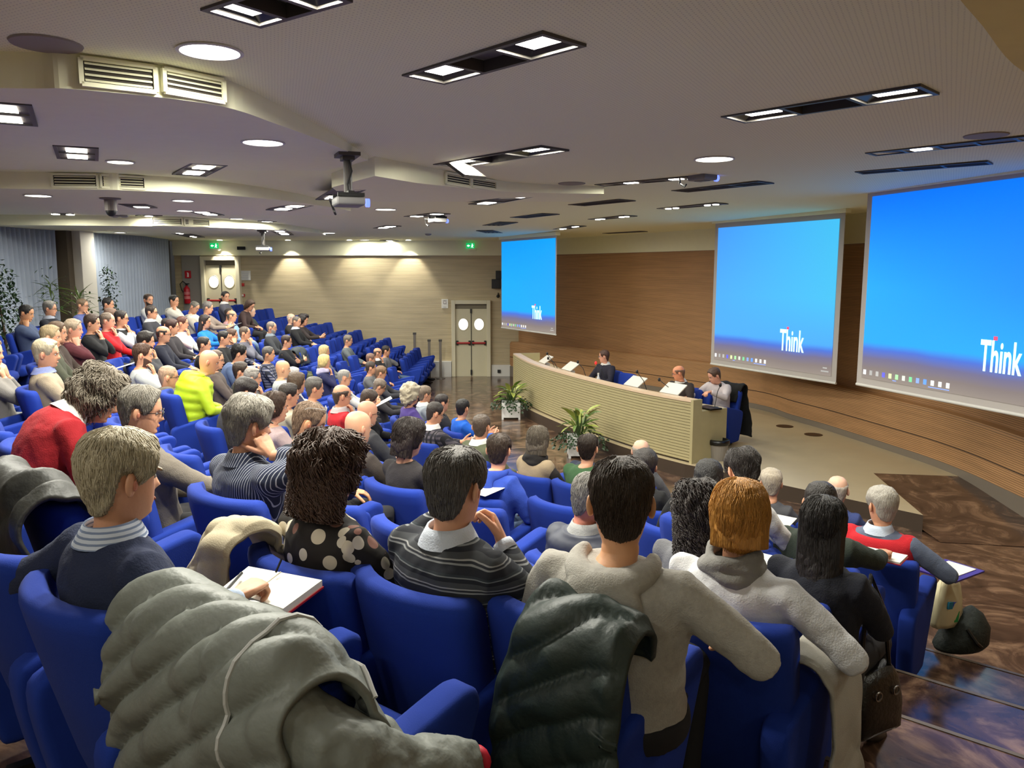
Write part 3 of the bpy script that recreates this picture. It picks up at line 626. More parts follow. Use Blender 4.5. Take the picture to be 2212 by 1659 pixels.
def screen(pl, pr, z0, z1, mat, label, bord=.10, tx=.62, tops=.10):
    a, b_ = Vector(pl), Vector(pr); d = b_-a; w = d.length; ang = math.atan2(d.y, d.x); mid = (a+b_)/2; h = z1-z0
    root = empty('projection_screen', (mid.x, mid.y, z0), ang, label, 'screen', 'projection screens over the stage')
    m = MB(); m.box((0,.012,(h+tops-bord)/2),(w+2*bord,.008,h+tops+bord)); m.obj('screen_cloth', CLOTH, root)
    m = MB(); m.box((0,0,h/2),(w,.004,h)); pic = m.obj('projected_picture', mat, root)
    m = MB(); m.tube([(-w/2-bord,.012,-bord),(w/2+bord,.012,-bord)], .02, 10); m.obj('bottom_bar', WHITE, root)
    top = ceil_h(mid.y)-z0; m = MB(); m.box((0,.02,(h+tops+top)/2),(w+2*bord+.1,.12,max(.06,top-h-tops))); m.obj('casing', MAT_PLASTER, root)
    ink = M('screen_letters',(200,255,250),.6,emit=(190,255,250),estr=1.0); dot = M('screen_dot',(230,60,90),.6,emit=(235,70,110),estr=.9)
    t = text('Think', h*.205, ink, pic, (-w/2+w*tx,-.008,h*.135), .46)
    m = MB(); m.box((w*(tx-.5)+w*.062,-.010,h*.288),(w*.016,.004,h*.018)); m.obj('letter_dot', dot, pic)
    cols = [(235,240,245),(150,150,150),(160,160,160),(90,90,210),(200,220,160),(150,210,150),(190,200,190),(110,190,140),(120,150,230),(90,140,240),(230,230,230),(210,210,210),(220,220,220)]
    for i, c in enumerate(cols):
        m = MB(); x = -w/2+w*(.02+.0385*i); m.box((x,-.006,h*.035),(w*.016,.004,h*.026)); m.obj('taskbar_icon', M('icon_%d' % i,c,.6,emit=c,estr=.85), pic)
    for x0, x1 in ((.19,.21),(.385,.49)):
        m = MB(); m.box((-w/2+w*(x0+x1)/2,-.006,h*.013),(w*(x1-x0),.003,h*.004)); m.obj('taskbar_line', M('icon_line',(120,150,240),.6,emit=(120,150,240),estr=.9), pic)
    for zz, ww in ((.05,.03),(.028,.055)):
        m = MB(); m.box((w*.455,-.006,h*zz),(w*ww,.003,h*.009)); m.obj('taskbar_clock', M('icon_1'), pic)
    return root
screen((-.27,21.0),(1.0,18.6),1.56,3.755,picture_mat('picture_far',(0,150,255),(0,168,255),(0,160,255)),'small far projection screen left of the desk',.03,.60,.06)
screen((3.95,15.5),(5.19,12.85),1.29,3.81,picture_mat('picture_middle',(66,150,246),(70,168,250),(64,196,232)),'middle projection screen behind the seated panel',.10,.60)
L3 = at_y(1873,620,10.45); R3 = at_y(2212,630,8.25); dv = Vector((R3.x-L3.x, R3.y-L3.y)).normalized()
screen((L3.x,L3.y),(L3.x+dv.x*2.95,L3.y+dv.y*2.95),1.59,3.93,picture_mat('picture_near',(0,112,255),(22,168,255),(0,120,255)),'large projection screen cut off by the right edge',.10,.62,.09)
# ================================================================== DESK AND STAGE FURNITURE
DESKWOOD = M('desk_beech', (168,157,118), .45, var=.08, vscale=6); DESKGAP = M('desk_gap', (92,76,54), .8)
desk = empty('panel_desk', (0,0,0), 0, 'long curved beech desk with slatted front on the stage', 'desk')
H0, H1 = .2, 1.14
def strip(C, d0, d1, z0, z1):
    i, o_ = off_line(C, d0*SG), off_line(C, d1*SG); m = MB()
    rs = [[Vector((p.x,p.y,z)) for p in L] for L, z in ((i,z0),(i,z1),(o_,z1),(o_,z0),(i,z0))]
    m.rings(rs, cap=False, closed=False); n = len(C)
    m.add([rs[k][0] for k in range(4)], [(0,1,2,3)]); m.add([rs[k][-1] for k in range(4)], [(3,2,1,0)])
    return m
strip(DC,.012,.05,H0+.02,H1-.03).obj('front_backing', DESKGAP, desk)
NS = 20; ph = (H1-.035-H0-.03)/NS
for k in range(NS):
    z = H0+.03+ph*k; strip(DC,0,.02,z+.004,z+ph-.004).obj('slat', DESKWOOD, desk)
strip(DC,-.015,.14,H1-.035,H1).obj('desk_ledge', M('desk_ledge',(214,188,160),.35,var=.05), desk)
strip(DC,.10,.72,H0+.72,H0+.76).obj('worktop', M('worktop',(196,176,140),.35), desk)
e0 = DC[-1]; td = (DC[-1]-DC[-3]).normalized(); nd = (off_line(DC,.7*SG)[-1]-e0).normalized()
def endbox(c0, c1, z0, z1, th):
    a = e0+nd*c0; b_ = e0+nd*c1; m = MB(); m.rings([[Vector((p.x,p.y,z)) for p in (a, b_, b_+td*th, a+td*th)] for z in (z0, z1)]); return m
endbox(-.015,.17,H0,H1,.05).obj('end_panel', DESKWOOD, desk); endbox(.17,.72,H0,H0+.76,.05).obj('end_panel', DESKWOOD, desk)
e1 = DC[0]; t1 = (DC[0]-DC[2]).normalized(); n1 = (off_line(DC,.7*SG)[0]-e1).normalized()
m = MB(); m.rings([[Vector((p.x,p.y,z)) for p in (e1-n1*.015, e1+n1*.6, e1+n1*.6+t1*.05, e1-n1*.015+t1*.05)] for z in (H0, H1)]); m.obj('end_panel', DESKWOOD, desk)
def desk_at(i, d):
    p = off_line(DC, d*SG)[i]; return p
def desk_dir(i): return (off_line(DC, .7*SG)[i]-DC[i]).normalized()       # pointing to the stage
LAPW = M('monitor_shell', (214,208,198), .4)
def idx_for(u):
    return min(range(len(DC)), key=lambda i: abs(1106+FPX*DC[i].x/(DC[i].y*math.cos(PITCH)+1.8*math.sin(PITCH))-u))
for u, l in ((1158,'tilted white desk monitor at the far left end of the desk'),(1212,'tilted white desk monitor beside the far microphones'),(1352,'tilted white desk monitor right of the speaker in the suit'),(1432,'tilted white desk monitor in front of the person in a dark jacket')):
    i = idx_for(u-8); p = desk_at(i, .30); dd = desk_dir(i); root = empty('desk_monitor', (p.x,p.y,H0+.76), math.atan2(dd.y,dd.x)-PI/2, l, 'monitor', 'monitors on the desk')
    R = Matrix.Rotation(-.95, 3, 'X'); m = MB(); m.box((0,.0,.24),(.40,.022,.24), rot=R); pn = m.obj('panel', LAPW, root, bevel=.008)
    m = MB(); m.box((0,.010,.252),(.36,.006,.20), rot=R); m.obj('display', M('display_dark',(40,44,52),.3), pn)
    m = MB(); m.box((0,.03,.08),(.10,.08,.16)); m.box((0,.03,.01),(.24,.18,.02)); m.obj('stand', LAPW, root)
def mic(u, v, zt, du, l, tip=None, d=.36):
    i = idx_for(u); p = desk_at(i, d); top = at_y(u+du, v, p.y+.12); root = empty('microphone', (p.x,p.y,H0+.76), 0, l, 'microphone', 'gooseneck microphones on the desk')
    t = top-Vector((p.x,p.y,H0+.76)); m = MB(); m.lathe([(.001,0),(.06,0),(.055,.03),(.001,.035)], n=14); m.obj('base', BLACK, root)
    m = MB(); m.tube([(0,0,.03),t*.45+Vector((0,0,.09)),t*.85+Vector((0,0,.02)),t], .006, 6); m.obj('gooseneck', BLACK, root)
    m = MB(); m.ell(t,(.022,.022,.032),10,7); m.obj('capsule', BLACK if not tip else M('mic_red',(220,40,40),.5,emit=(230,40,40),estr=.6), root, smooth=True)
mic(1168,764,0,14,'gooseneck microphone at the far left end of the desk, upper'); mic(1176,774,0,8,'gooseneck microphone at the far left end of the desk, lower')
mic(1226,782,0,22,'gooseneck microphone beside the empty blue seat'); mic(1272,784,0,15,'gooseneck microphone with red ring before the speaker in the suit', True)
mic(1362,803,0,14,'gooseneck microphone behind the right-hand seats'); mic(1418,820,0,6,'gooseneck microphone left of the person in the dark jacket'); mic(1536,832,0,20,'gooseneck microphone before the person in the white shirt', None, .5)
i = idx_for(1262); p = desk_at(i,.28); root = empty('water_bottle', (p.x,p.y,H0+.76), 0, 'clear plastic water bottle on the desk by the speaker', 'bottle')
m = MB(); m.lathe([(.001,0),(.033,0),(.034,.15),(.014,.20),(.014,.225),(.001,.225)], n=16); bb = m.obj('bottle_body', M('bottle_plastic',(206,208,212),.15), root, smooth=True)
m = MB(); m.lathe([(.001,.225),(.016,.225),(.016,.25),(.001,.25)], n=14); m.obj('cap', WHITE, bb)
p = desk_at(idx_for(1226),.45); root = empty('phone_set', (p.x,p.y,H0+.76), .6, 'dark table telephone on the desk left of the empty seat', 'telephone')
m = MB(); m.box((0,0,.03),(.2,.22,.06)); m.obj('base', DARKMETAL, root, bevel=.01); m = MB(); m.tube([(-.06,-.1,.08),(-.06,.1,.08)], .025, 8); m.obj('handset', BLACK, root)
i = len(DC)-3; p = desk_at(i,.5); m = MB(); m.box((0,0,.002),(.21,.30,.004)); tag(m.obj('paper_sheet', PAPER, loc=(p.x,p.y,H0+.762), rotz=.5), 'white paper sheet under the hands of the person in white', 'paper')
i = len(DC)-2; p = desk_at(i,.42); m = MB(); m.box((0,0,.012),(.22,.32,.024)); tag(m.obj('closed_laptop', DARKMETAL, loc=(p.x+.02,p.y-.02,H0+.765), rotz=.5), 'dark closed laptop at the right end of the desk', 'laptop')
# waste bin
q = at_z(1551,993,.2); root = empty('waste_bin', q, 0, 'grey waste bin with black liner beside the desk end', 'bin')
m = MB(); m.lathe([(.001,0),(.115,0),(.15,.30),(.14,.30),(.11,.01),(.001,.01)], n=24); m.obj('bucket', M('bin_grey',(136,130,122),.5), root, smooth=False)
m = MB(); m.lathe([(.158,.24),(.162,.27),(.158,.31),(.13,.315),(.12,.22)], n=30); m.obj('liner', M('bin_liner',(14,13,13),.3), root, smooth=True)

# ================================================================== PLANTS
def leaf_mesh(name, L, w, bend=.35, n=5):
    m = MB(); rs = []
    for i in range(n+1):
        t = i/n; ww = w*math.sin(PI*min(.98,t*.92+.06))**.8*.5; y = L*t; z = -bend*L*t*t
        rs.append([Vector((-ww,y,z+ww*.35)), Vector((0,y,z)), Vector((ww,y,z+ww*.35))])
    m.rings(rs, cap=False, closed=False); return m.mesh(name, True)
GREENS = [M('leaf_%d' % i, c, .4, var=.25, vscale=14) for i, c in enumerate([(58,82,36),(92,116,48),(150,160,76),(34,58,30)])]
def potted(loc, label, cat='plant', s=1.0, big=34, ivy=260, seed=1, box=True):
    rnd = random.Random(seed); root = empty('potted_plant', loc, 0, label, cat)
    if box:
        m = MB(); w = .19; hh = .34
        for sx in (-1,1):
            m.box((sx*(w-.01),0,hh/2+.02),(.02,2*w,hh-.04)); m.box((0,sx*(w-.01),hh/2+.02),(2*w-.04,.02,hh-.04))
        for sx in (-1,1):
            for sy in (-1,1): m.box((sx*(w-.02),sy*(w-.02),.02),(.04,.04,.04))
        m.box((0,0,hh-.06),(2*w-.04,2*w-.04,.02)); m.obj('planter', M('planter_white',(226,226,224),.4), root)
    base = leaf_mesh('leaf', .30, .10); base2 = leaf_mesh('leaf', .24, .085, .6); base.materials.append(GREENS[2]); base2.materials.append(GREENS[1])
    st = MB()
    for i in range(big):
        a = rnd.random()*2*PI; el = rnd.uniform(.15,1.25); hgt = .36+rnd.uniform(.02,.30)*s; r = rnd.uniform(.03,.13)*s
        o = link('leaf', base if rnd.random() < .55 else base2, None, root); o.location = (r*math.cos(a), r*math.sin(a), hgt); o.rotation_euler = (el, rnd.uniform(-.4,.4), a-PI/2); k = s*rnd.uniform(.7,1.1); o.scale = (k,k,k)
        st.tube([(0,0,.30),(r*.7*math.cos(a),r*.7*math.sin(a),hgt*.8),(r*math.cos(a),r*math.sin(a),hgt)], .006, 5)
    st.obj('stem', GREENS[0], root)
    m = MB()
    for i in range(ivy):
        a = rnd.random()*2*PI; r = .12+.28*math.sqrt(rnd.random())*s; z = .44-(r-.12)*.7+rnd.uniform(-.09,.07); c = Vector((r*math.cos(a), r*math.sin(a), z)); L = rnd.uniform(.035,.06)
        R = Matrix.Rotation(a-PI/2,3,'Z') @ Matrix.Rotation(rnd.uniform(-1.1,.2),3,'X') @ Matrix.Rotation(rnd.uniform(-.6,.6),3,'Y')
        m.add([c+R@Vector(v) for v in ((0,0,0),(-L*.55,L*.4,.01),(-L*.3,L,0),(0,L*1.2,-.008),(L*.3,L,0),(L*.55,L*.4,.01))], [(0,1,2,3),(0,3,4,5)])
    o = m.obj('ivy_foliage', GREENS[3], root); o['kind'] = 'stuff'
    return root
potted((-.02,16.15,0),'leafy plant with pale leaves and ivy in a white planter, left of the desk front', seed=3)
potted((1.10,12.72,0),'leafy plant with yellowish leaves in a white planter before the desk middle', s=1.12, seed=8)
def bush(loc, h, w, label, seed, n=420, pot=True, palm=False):
    rnd = random.Random(seed); root = empty('indoor_tree', loc, 0, label, 'plant', 'indoor trees by the curtains')
    if pot:
        m = MB(); m.lathe([(.001,0),(.15,0),(.20,.30),(.22,.30),(.22,.36),(.19,.36),(.18,.30),(.001,.30)], n=22); m.obj('pot', M('terracotta',(168,92,52),.7,var=.1), root)
    m = MB(); m.tube([(0,0,.25),(.03,.01,h*.35),(-.02,.02,h*.62)], [.03,.022,.012], 7); m.obj('trunk', M('bark',(74,58,42),.9), root)
    if palm:
        lf = leaf_mesh('leaf', .5, .035, .5, 6); lf.materials.append(GREENS[1])
        for i in range(46):
            o = link('leaf', lf, None, root); a = rnd.random()*2*PI; o.location = (0,0,h*rnd.uniform(.5,.8)); o.rotation_euler = (rnd.uniform(-.1,1.2),rnd.uniform(-.4,.4),a); k = rnd.uniform(.7,1.1)*w; o.scale = (k,k,k)
    m = MB()
    for i in range(n):
        v = Vector((rnd.gauss(0,1),rnd.gauss(0,1),rnd.gauss(0,1))).normalized()*rnd.random()**.4; c = Vector((v.x*w*.5, v.y*w*.5, h*.62+v.z*h*.38)); L = rnd.uniform(.05,.10)
        R = Matrix.Rotation(rnd.random()*6.28,3,'Z') @ Matrix.Rotation(rnd.uniform(-1.2,.3),3,'X')
        m.add([c+R@Vector(q) for q in ((0,0,0),(-L*.3,L*.5,.008),(0,L*1.1,0),(L*.3,L*.5,.008))], [(0,1,2,3)])
    o = m.obj('foliage', GREENS[3] if not palm else GREENS[0], root); o['kind'] = 'stuff'
def floor_at(u, Y, z=1.21): 
    q = at_y(u, 700, Y); return Vector((q.x, q.y, z))
bush(floor_at(4,12.6),2.0,.62,'dark ficus tree cut off by the left edge',1,700)
bush(floor_at(116,15.2),1.95,.75,'palm-like plant before the left curtain',2,60,True,True)
bush(floor_at(176,15.8),1.62,.8,'low palm-like plant just left of the column',3,60,True,True)
bush(floor_at(216,17.6)+Vector((.25,0,0)),2.0,.42,'slim ficus right of the column',4,300)

# ================================================================== CHAIRS
BLUE = M('blue_wool', (9,46,140), .95, var=.12, vscale=5, bump=.12, bscale=320, sheen=.0)
FOOT = M('chair_foot', (12,12,13), .3, metal=.5)
def chair_meshes():
    ms = {}
    # backrest: curved shell, wide at the top, tapering towards the floor
    n = 12; rs = []
    def level(z, hw, yb, th, cv):
        out = [Vector((hw*(-1+2*i/n), yb+cv*abs(-1+2*i/n)**2.2, z)) for i in range(n+1)]
        inn = [Vector((hw*.985*(1-2*i/n), yb+th+cv*1.05*abs(1-2*i/n)**2.2, z)) for i in range(n+1)]
        return out+inn
    for z, hw, yb, th, cv in ((.08,.17,-.10,.05,.015),(.12,.20,-.13,.07,.02),(.34,.245,-.205,.085,.045),(.60,.268,-.275,.09,.07),(.78,.275,-.318,.088,.078),(.835,.275,-.330,.086,.08),(.862,.268,-.330,.076,.08),(.876,.255,-.320,.055,.08),(.880,.24,-.308,.03,.08)):
        rs.append(level(z,hw,yb,th,cv))
    m = MB(); m.rings(rs); ms['backrest'] = m.mesh('backrest', True)
    # seat cushion
    m = MB(); rs = []
    for y, w, z0, z1 in ((-.17,.19,.35,.44),(-.10,.205,.34,.455),(.12,.205,.33,.46),(.22,.20,.33,.455),(.262,.195,.345,.435),(.275,.185,.365,.41)):
        rs.append([Vector((x*w, y, z)) for x, z in ((-.94,z0),(.94,z0),(1,z0+.02),(1,z1-.025),(.9,z1),(0,z1+.006),(-.9,z1),(-1,z1-.025),(-1,z0+.02))])
    m.rings(rs); ms['seat'] = m.mesh('seat', True)
    # armrest: a leaning panel whose top climbs towards the rounded front nose
    prof = [(-.20,.08),(-.25,.30),(-.275,.50),(-.22,.565),(-.02,.615),(.16,.655),(.215,.660),(.245,.645),(.255,.61),(.24,.56),(.17,.34),(.10,.10),(.06,.06),(-.16,.06)]
    prof = [(p.y, p.z) for p in catmull([(0,y,z) for y, z in prof+prof[:1]], 3)][:-1]
    for s, nm in ((-1,'armL'),(1,'armR')):
        m = MB(); rs = []
        cy, cz = 0.0, .36
        for x, k in ((.196,.90),(.1975,.945),(.203,.98),(.214,1.0),(.280,1.0),(.291,.98),(.2965,.945),(.298,.90)):
            rs.append([Vector((s*(x-(.66-z)*.03), cy+(y-cy)*k, cz+(z-cz)*k)) for y, z in prof])
        m.rings(rs); ms[nm] = m.mesh('armrest', True)
    m = MB(); m.box((0,.02,.345),(.36,.36,.03)); m.tube([(0,.02,.06),(0,.02,.34)], .045, 10); ms['base'] = m.mesh('pedestal')
    m = MB(); m.rings([[Vector((-.03,-.04,.0)),Vector((.03,-.04,0)),Vector((.03,-.04,.07)),Vector((-.03,-.04,.07))],[Vector((-.022,.27,0)),Vector((.022,.27,0)),Vector((.022,.27,.015)),Vector((-.022,.27,.015))]]); ms['foot'] = m.mesh('foot')
    m = MB(); m.box((0,0,0),(.26,.30,.018)); ms['tablet'] = m.mesh('writing_tablet')
    for k, mt in (('backrest',BLUE),('seat',BLUE),('armL',BLUE),('armR',BLUE),('base',FOOT),('foot',FOOT),('tablet',M('tablet_black',(22,22,24),.4))): ms[k].materials.append(mt)
    return ms
CM = chair_meshes()
CHAIRS = []
def chair(loc, yaw, label, group='blue auditorium armchairs', tablet=False):
    root = empty('auditorium_chair', loc, yaw, label, 'chair', group)
    for nm, k in (('backrest','backrest'),('seat','seat'),('armrest','armL'),('armrest','armR'),('pedestal','base')): ped = link(nm, CM[k], None, root)
    for a in (.5, PI-.5, PI+.5, -.5):
        o = link('foot', CM['foot'], None, ped); o.location = (0,.02,0); o.rotation_euler = (0,0,a)
    if tablet: o = link('writing_tablet', CM['tablet'], None, root); o.location = (.12,.30,.67); o.rotation_euler = (.05,0,.2)
    CHAIRS.append(root); return root
for k in ('backrest','seat','armL','armR'):      # soft rounded upholstery
    pass
def yaw_of(d): return math.atan2(d.y, d.x)-PI/2     # local +Y looks along d
# ================================================================== PEOPLE
DG = lambda: bpy.context.evaluated_depsgraph_get()
def V(*a): return Vector(a)
def remeshed(mb, vox, smooth_it=4):
    o = mb.obj('tmp', None); r = o.modifiers.new('r','REMESH'); r.mode = 'VOXEL'; r.voxel_size = vox
    s = o.modifiers.new('s','SMOOTH'); s.iterations = smooth_it; s.factor = .5
    e = o.evaluated_get(DG()); m = e.to_mesh(); vs = [v.co.copy() for v in m.vertices]; fs = [tuple(p.vertices) for p in m.polygons]; e.to_mesh_clear()
    d = o.data; bpy.data.objects.remove(o); bpy.data.meshes.remove(d); return vs, fs
HP = {'relaxed': ([(.4,.5,.3)]*4, .35), 'fist': ([(1.35,1.5,.9)]*4, .9), 'flat': ([(.1,.12,.1)]*4, .1), 'curl': ([(.75,.9,.5)]*4, .6),
      'point': ([(.05,.15,.1),(.9,1.3,.8),(1.1,1.4,.8),(1.2,1.4,.8)], .7), 'pinch': ([(.95,.7,.35),(1.0,.8,.4),(1.2,1.0,.5),(1.3,1.1,.6)], .75)}
def hand_mb(pose, n):
    curls, th = HP[pose]; m = MB()
    sec = [(0,.027,.021),(.02,.031,.02),(.05,.040,.017),(.08,.042,.014),(.097,.039,.011)]
    m.rings([[V(a*math.cos(t), y, b_*math.sin(t)) for t in [2*PI*j/max(8,n) for j in range(max(8,n))]] for y, a, b_ in sec])
    for i, (x, L, r) in enumerate(((-.029,.074,.0092),(-.0095,.083,.0096),(.0105,.077,.009),(.029,.060,.008))):
        p = V(x,.088,.001); ang = 0; pts = [V(x*.9,.07,0), p.copy()]; rr = [r, r*1.08]
        for seg, c in zip((.46,.30,.24), curls[i]):
            ang += c; p = p+V(x*2.2*seg*L*math.cos(ang), math.cos(ang)*seg*L, -math.sin(ang)*seg*L)
            pts.append(p.copy()); rr.append(rr[-1]*.93)
        pts.append(p+(pts[-1]-pts[-2]).normalized()*r*.5); rr.append(r*.5); m.tube(pts, rr, n)
    d = V(-.62,.70,-.30).normalized(); side = V(.55,.55,-.6)
    p = V(-.024,.028,-.006); pts = [V(-.01,.015,-.002), p.copy()]; rr = [.014,.0145]
    for seg in (.040,.032,.024):
        p = p+d*seg; pts.append(p.copy()); rr.append(rr[-1]*.86); d = (d+side*th*.55).normalized()
    pts.append(p+d*.005); rr.append(.006); m.tube(pts, rr, n); return m
HANDS = {}
def hand_geo(pose, lod):
    k = (pose, lod)
    if k not in HANDS:
        if lod == 0: HANDS[k] = remeshed(hand_mb(pose, 10), .0034, 3)
        elif lod == 1: HANDS[k] = remeshed(hand_mb(pose, 8), .0062, 2)
        else: m = hand_mb(pose, 5); HANDS[k] = (m.v, m.f)
    return HANDS[k]
HZ = [-.135,-.122,-.112,-.100,-.080,-.055,-.030,-.005,.015,.040,.070,.095,.110,.1175]
HF = [.020,.040,.067,.081,.084,.085,.085,.084,.089,.089,.081,.060,.034,.004]
HB = [-.064,-.062,-.062,-.064,-.070,-.080,-.089,-.095,-.098,-.099,-.094,-.078,-.055,-.018]
HW = [.052,.052,.050,.053,.061,.068,.072,.0755,.0775,.0775,.073,.060,.040,.010]
_Z = [-.20+.0005*i for i in range(700)]
TF, TB, TW = ([float(x) for x in np.interp(_Z, HZ, q)] for q in (HF, HB, HW))
def head_pt(th, z, feat=True):
    i = int((z+.20)*2000+.5); yf, yb, w = TF[i], TB[i], TW[i]; c, s = math.cos(th), math.sin(th)
    x = w*math.copysign(abs(s)**.9, s); yc = -.008
    y = yc + ((yf-yc) if c > 0 else (yc-yb))*math.copysign(abs(c)**.88, c)
    if feat and c > .3:
        g = max(0, min(1, (.018-z)/.05)) if z > -.034 else max(0, 1-(-.034-z)/.013)
        y += .027*math.exp(-(x/.0120)**2)*g
        y -= .009*math.exp(-((abs(x)-.033)/.014)**2-((z-.001)/.012)**2)
        y += .004*math.exp(-(x/.05)**2-((z-.022)/.010)**2)
        y += .0045*math.exp(-(x/.024)**2-((z+.066)/.009)**2)
        y -= .005*math.exp(-(x/.03)**2-((z+.082)/.008)**2)
        y += .005*math.exp(-(x/.022)**2-((z+.103)/.012)**2)
    return V(x, y, z)
LINE = [(0,.080),(30,.074),(50,.052),(64,.0),(80,-.012),(88,.020),(106,.020),(120,-.055),(142,-.094),(180,-.104)]
LINE_REC = [(0,.109),(25,.106),(42,.090),(58,.040),(72,-.004),(82,-.01),(88,.020),(106,.020),(120,-.055),(142,-.094),(180,-.104)]
LINE_W = [(0,.082),(35,.074),(55,.045),(70,-.02),(80,-.06),(100,-.08),(120,-.09),(180,-.105)]
T1, T2, T3 = ([float(x) for x in np.interp(range(182), [q[0] for q in L], [q[1] for q in L])] for L in (LINE, LINE_REC, LINE_W))
def hair_mask(style, th, z, p):
    d = abs(math.degrees((th+PI) % (2*PI)-PI)); L = T2 if style in ('recede','horseshoe') else T1
    if style in ('bob','long','curly','curlylong','woman','updo'): L = T3
    m = (z-L[int(d+.5)])/.014
    if style == 'horseshoe': m = min(m, (.062-z+.02*math.cos(math.radians(d)))/.014, 9 if d > 62 else (d-50)/12)
    if style == 'spot': m = min(m, max(.43, ((p-V(0,-.040,.108)).length-.012)/.045))
    return max(0, min(1, m))
THICK = {'short':.012,'crop':.005,'med':.020,'thick':.030,'recede':.010,'horseshoe':.010,'spot':.012,'bob':.024,'long':.018,'curly':.045,'curlylong':.034,'woman':.022,'updo':.020}
def skin_mat(t): return M('skin_%d_%d_%d' % t, t, .5, var=.10, vscale=18, bump=.05, bscale=90)
def hair_mat(c):
    nm = 'hair_%d_%d_%d' % c
    if nm in _mats: return _mats[nm]
    m = M(nm, c, .5, var=.45, vscale=40, bump=.5, bscale=90); nt = m.node_tree
    for n in nt.nodes:
        if n.type == 'TEX_NOISE':
            mp = nt.nodes.new('ShaderNodeMapping'); mp.inputs['Scale'].default_value = (1.6,1.6,.35); l = n.inputs['Vector'].links[0]; src = l.from_socket; nt.links.new(src, mp.inputs['Vector']); nt.links.new(mp.outputs['Vector'], n.inputs['Vector'])
    return m
NEWTEX = bpy.data.textures.new('wrinkle','CLOUDS'); NEWTEX.noise_scale = .11; NEWTEX.noise_depth = 2
LOOKAT = Vector((1.9, 14.2))
PEOPLE = []
SPECS = []
def person(*a, **k): SPECS.append((a, k))
def build_person(u, v, h, label, top, hair, **P):
    """one seated figure; (u,v) is where the middle of the head shows, h its height in pixels"""
    g = P.get; rnd = random.Random(int(u*7+v)); lod = g('lod', 0 if h > 88 else (1 if h > 40 else 2))
    low, upa = g('lean', (14, 4)); tl = g('tl', 1.0); b = g('build', 1.0); fem = g('slim', False)
    if fem: b *= .92
    # --- spine
    N = 24; L = .50*tl; pos = [V(0,-.03,.52)]; ups = []; side = math.radians(g('side', 0)); tw = math.radians(g('twist', 0))
    for i in range(N+1):
        f = i/N; a = math.radians(low+(upa-low)*f); up = V(math.sin(side)*f, -math.sin(a), math.cos(a)).normalized(); ups.append(up)
        if i < N: pos.append(pos[-1]+up*(L/N))
    def fr(f):
        i = max(0, min(1, f))*N; k = min(N-1, int(i)); t = i-k; p = pos[k].lerp(pos[k+1], t); up = ups[k]
        if f > 1: p = pos[N]+ups[N]*(f-1)*L
        if f < 0: p = pos[0]+ups[0]*f*L
        r = rotz(tw*max(0,min(1,f))) @ V(1,0,0); fw = up.cross(r).normalized(); r = fw.cross(up).normalized(); return p, r, fw, up
    nb, nr, nf, nu = fr(1.0); hp = g('hp', 6)
    nd = (nu*math.cos(math.radians(14+hp*.3))+nf*math.sin(math.radians(14+hp*.3))); hs = g('hs', 1.0)
    hc = nb+nd*(.155*hs)+nf*.005
    # --- where the figure sits
    R0 = None
    if 'floor' in P:
        z = P['floor']; yaw = yaw_of(Vector(P['face']).normalized()); hw = at_z(u, v, z+hc.z); off = rotz(yaw) @ hc; root = V(hw.x-off.x, hw.y-off.y, z)
    else:
        he = h*.88 if h < 45 else (h*.94 if h < 70 else h); Dh = .236*hs*FPX/he; best = None
        for k in (range(7) if 'k' not in P else [P['k']]):
            z = ROW_Z[k]; hw = at_z(u, v, z+hc.z); p = Vector((hw.x, hw.y))
            if 'root' in P: p = P['root'].copy()
            for _ in range(6):
                dr = row_dir(p); yaw = yaw_of(dr)+math.radians(g('turn', 0)); off = rotz(yaw) @ hc
                if 'root' not in P: p = Vector((hw.x-off.x, hw.y-off.y))
            D = hw.y/ray(u, v).y
            e = (math.log(D/Dh)/.10)**2+((row_r(p)-ROW_R[k])/.30)**2+(0 if p.y < FY-.6 else 50)
            if best is None or e < best[0]: best = (e, k, p.copy(), yaw, D/Dh)
        e, k, p, yaw, ratio = best; root = V(p.x, p.y, ROW_Z[k]); P['k'] = k
    if 'fit' in P: return dict(root=Vector((root.x, root.y)), k=P.get('k'), z=root.z, label=label, r=(ratio if 'floor' not in P else 1))
    az = g('look', None)
    if az is None: d = LOOKAT-Vector((root.x, root.y)); az = math.degrees(math.atan2(d.x, d.y))
    hyaw = -math.radians(az)-yaw; hyaw = (hyaw+PI) % (2*PI)-PI; hyaw = max(-1.45, min(1.45, hyaw))
    if g('mesh') is False: return
    Rh = Matrix.Rotation(hyaw,3,'Z') @ Matrix.Rotation(math.radians(g('hr',0)),3,'Y') @ Matrix.Rotation(-math.radians(hp),3,'X')
    o = None
    # --- body mesh: torso, neck and head are one loft
    nseg = (40,28,20)[lod]; ths = [(lambda t: t-.38*math.sin(t))(2*PI*j/nseg) for j in range(nseg)]
    B = MB(); rings = []
    TORSO = [(0,.172,.125),(.2,.165,.12),(.45,.172,.122),(.62,.186,.126),(.76,.196,.121),(.86,.182,.107),(.925,.140,.090),(.965,.100,.076),(1.0,.074,.066)]
    if fem: TORSO = [(0,.178,.125),(.2,.158,.115),(.42,.158,.115),(.6,.170,.132),(.76,.178,.118),(.86,.165,.098),(.925,.126,.083),(.965,.092,.070),(1.0,.066,.060)]
    bel = g('belly', 0)
    def trow(f, rx, ry, k=1.0, grow=0):
        p, r, fw, up = fr(f); bl = bel*math.exp(-((f-.3)/.22)**2)
        return [p+r*math.sin(t)*(rx*b*k+grow+bl*.3)+fw*(math.cos(t)*(ry*(.5+.5*b)*k+grow)+(bl*.6*(1+math.cos(t)) if bl else 0)) for t in ths]
    for f, rx, ry in TORSO[:-1]: rings.append(trow(f, rx, ry, .86))
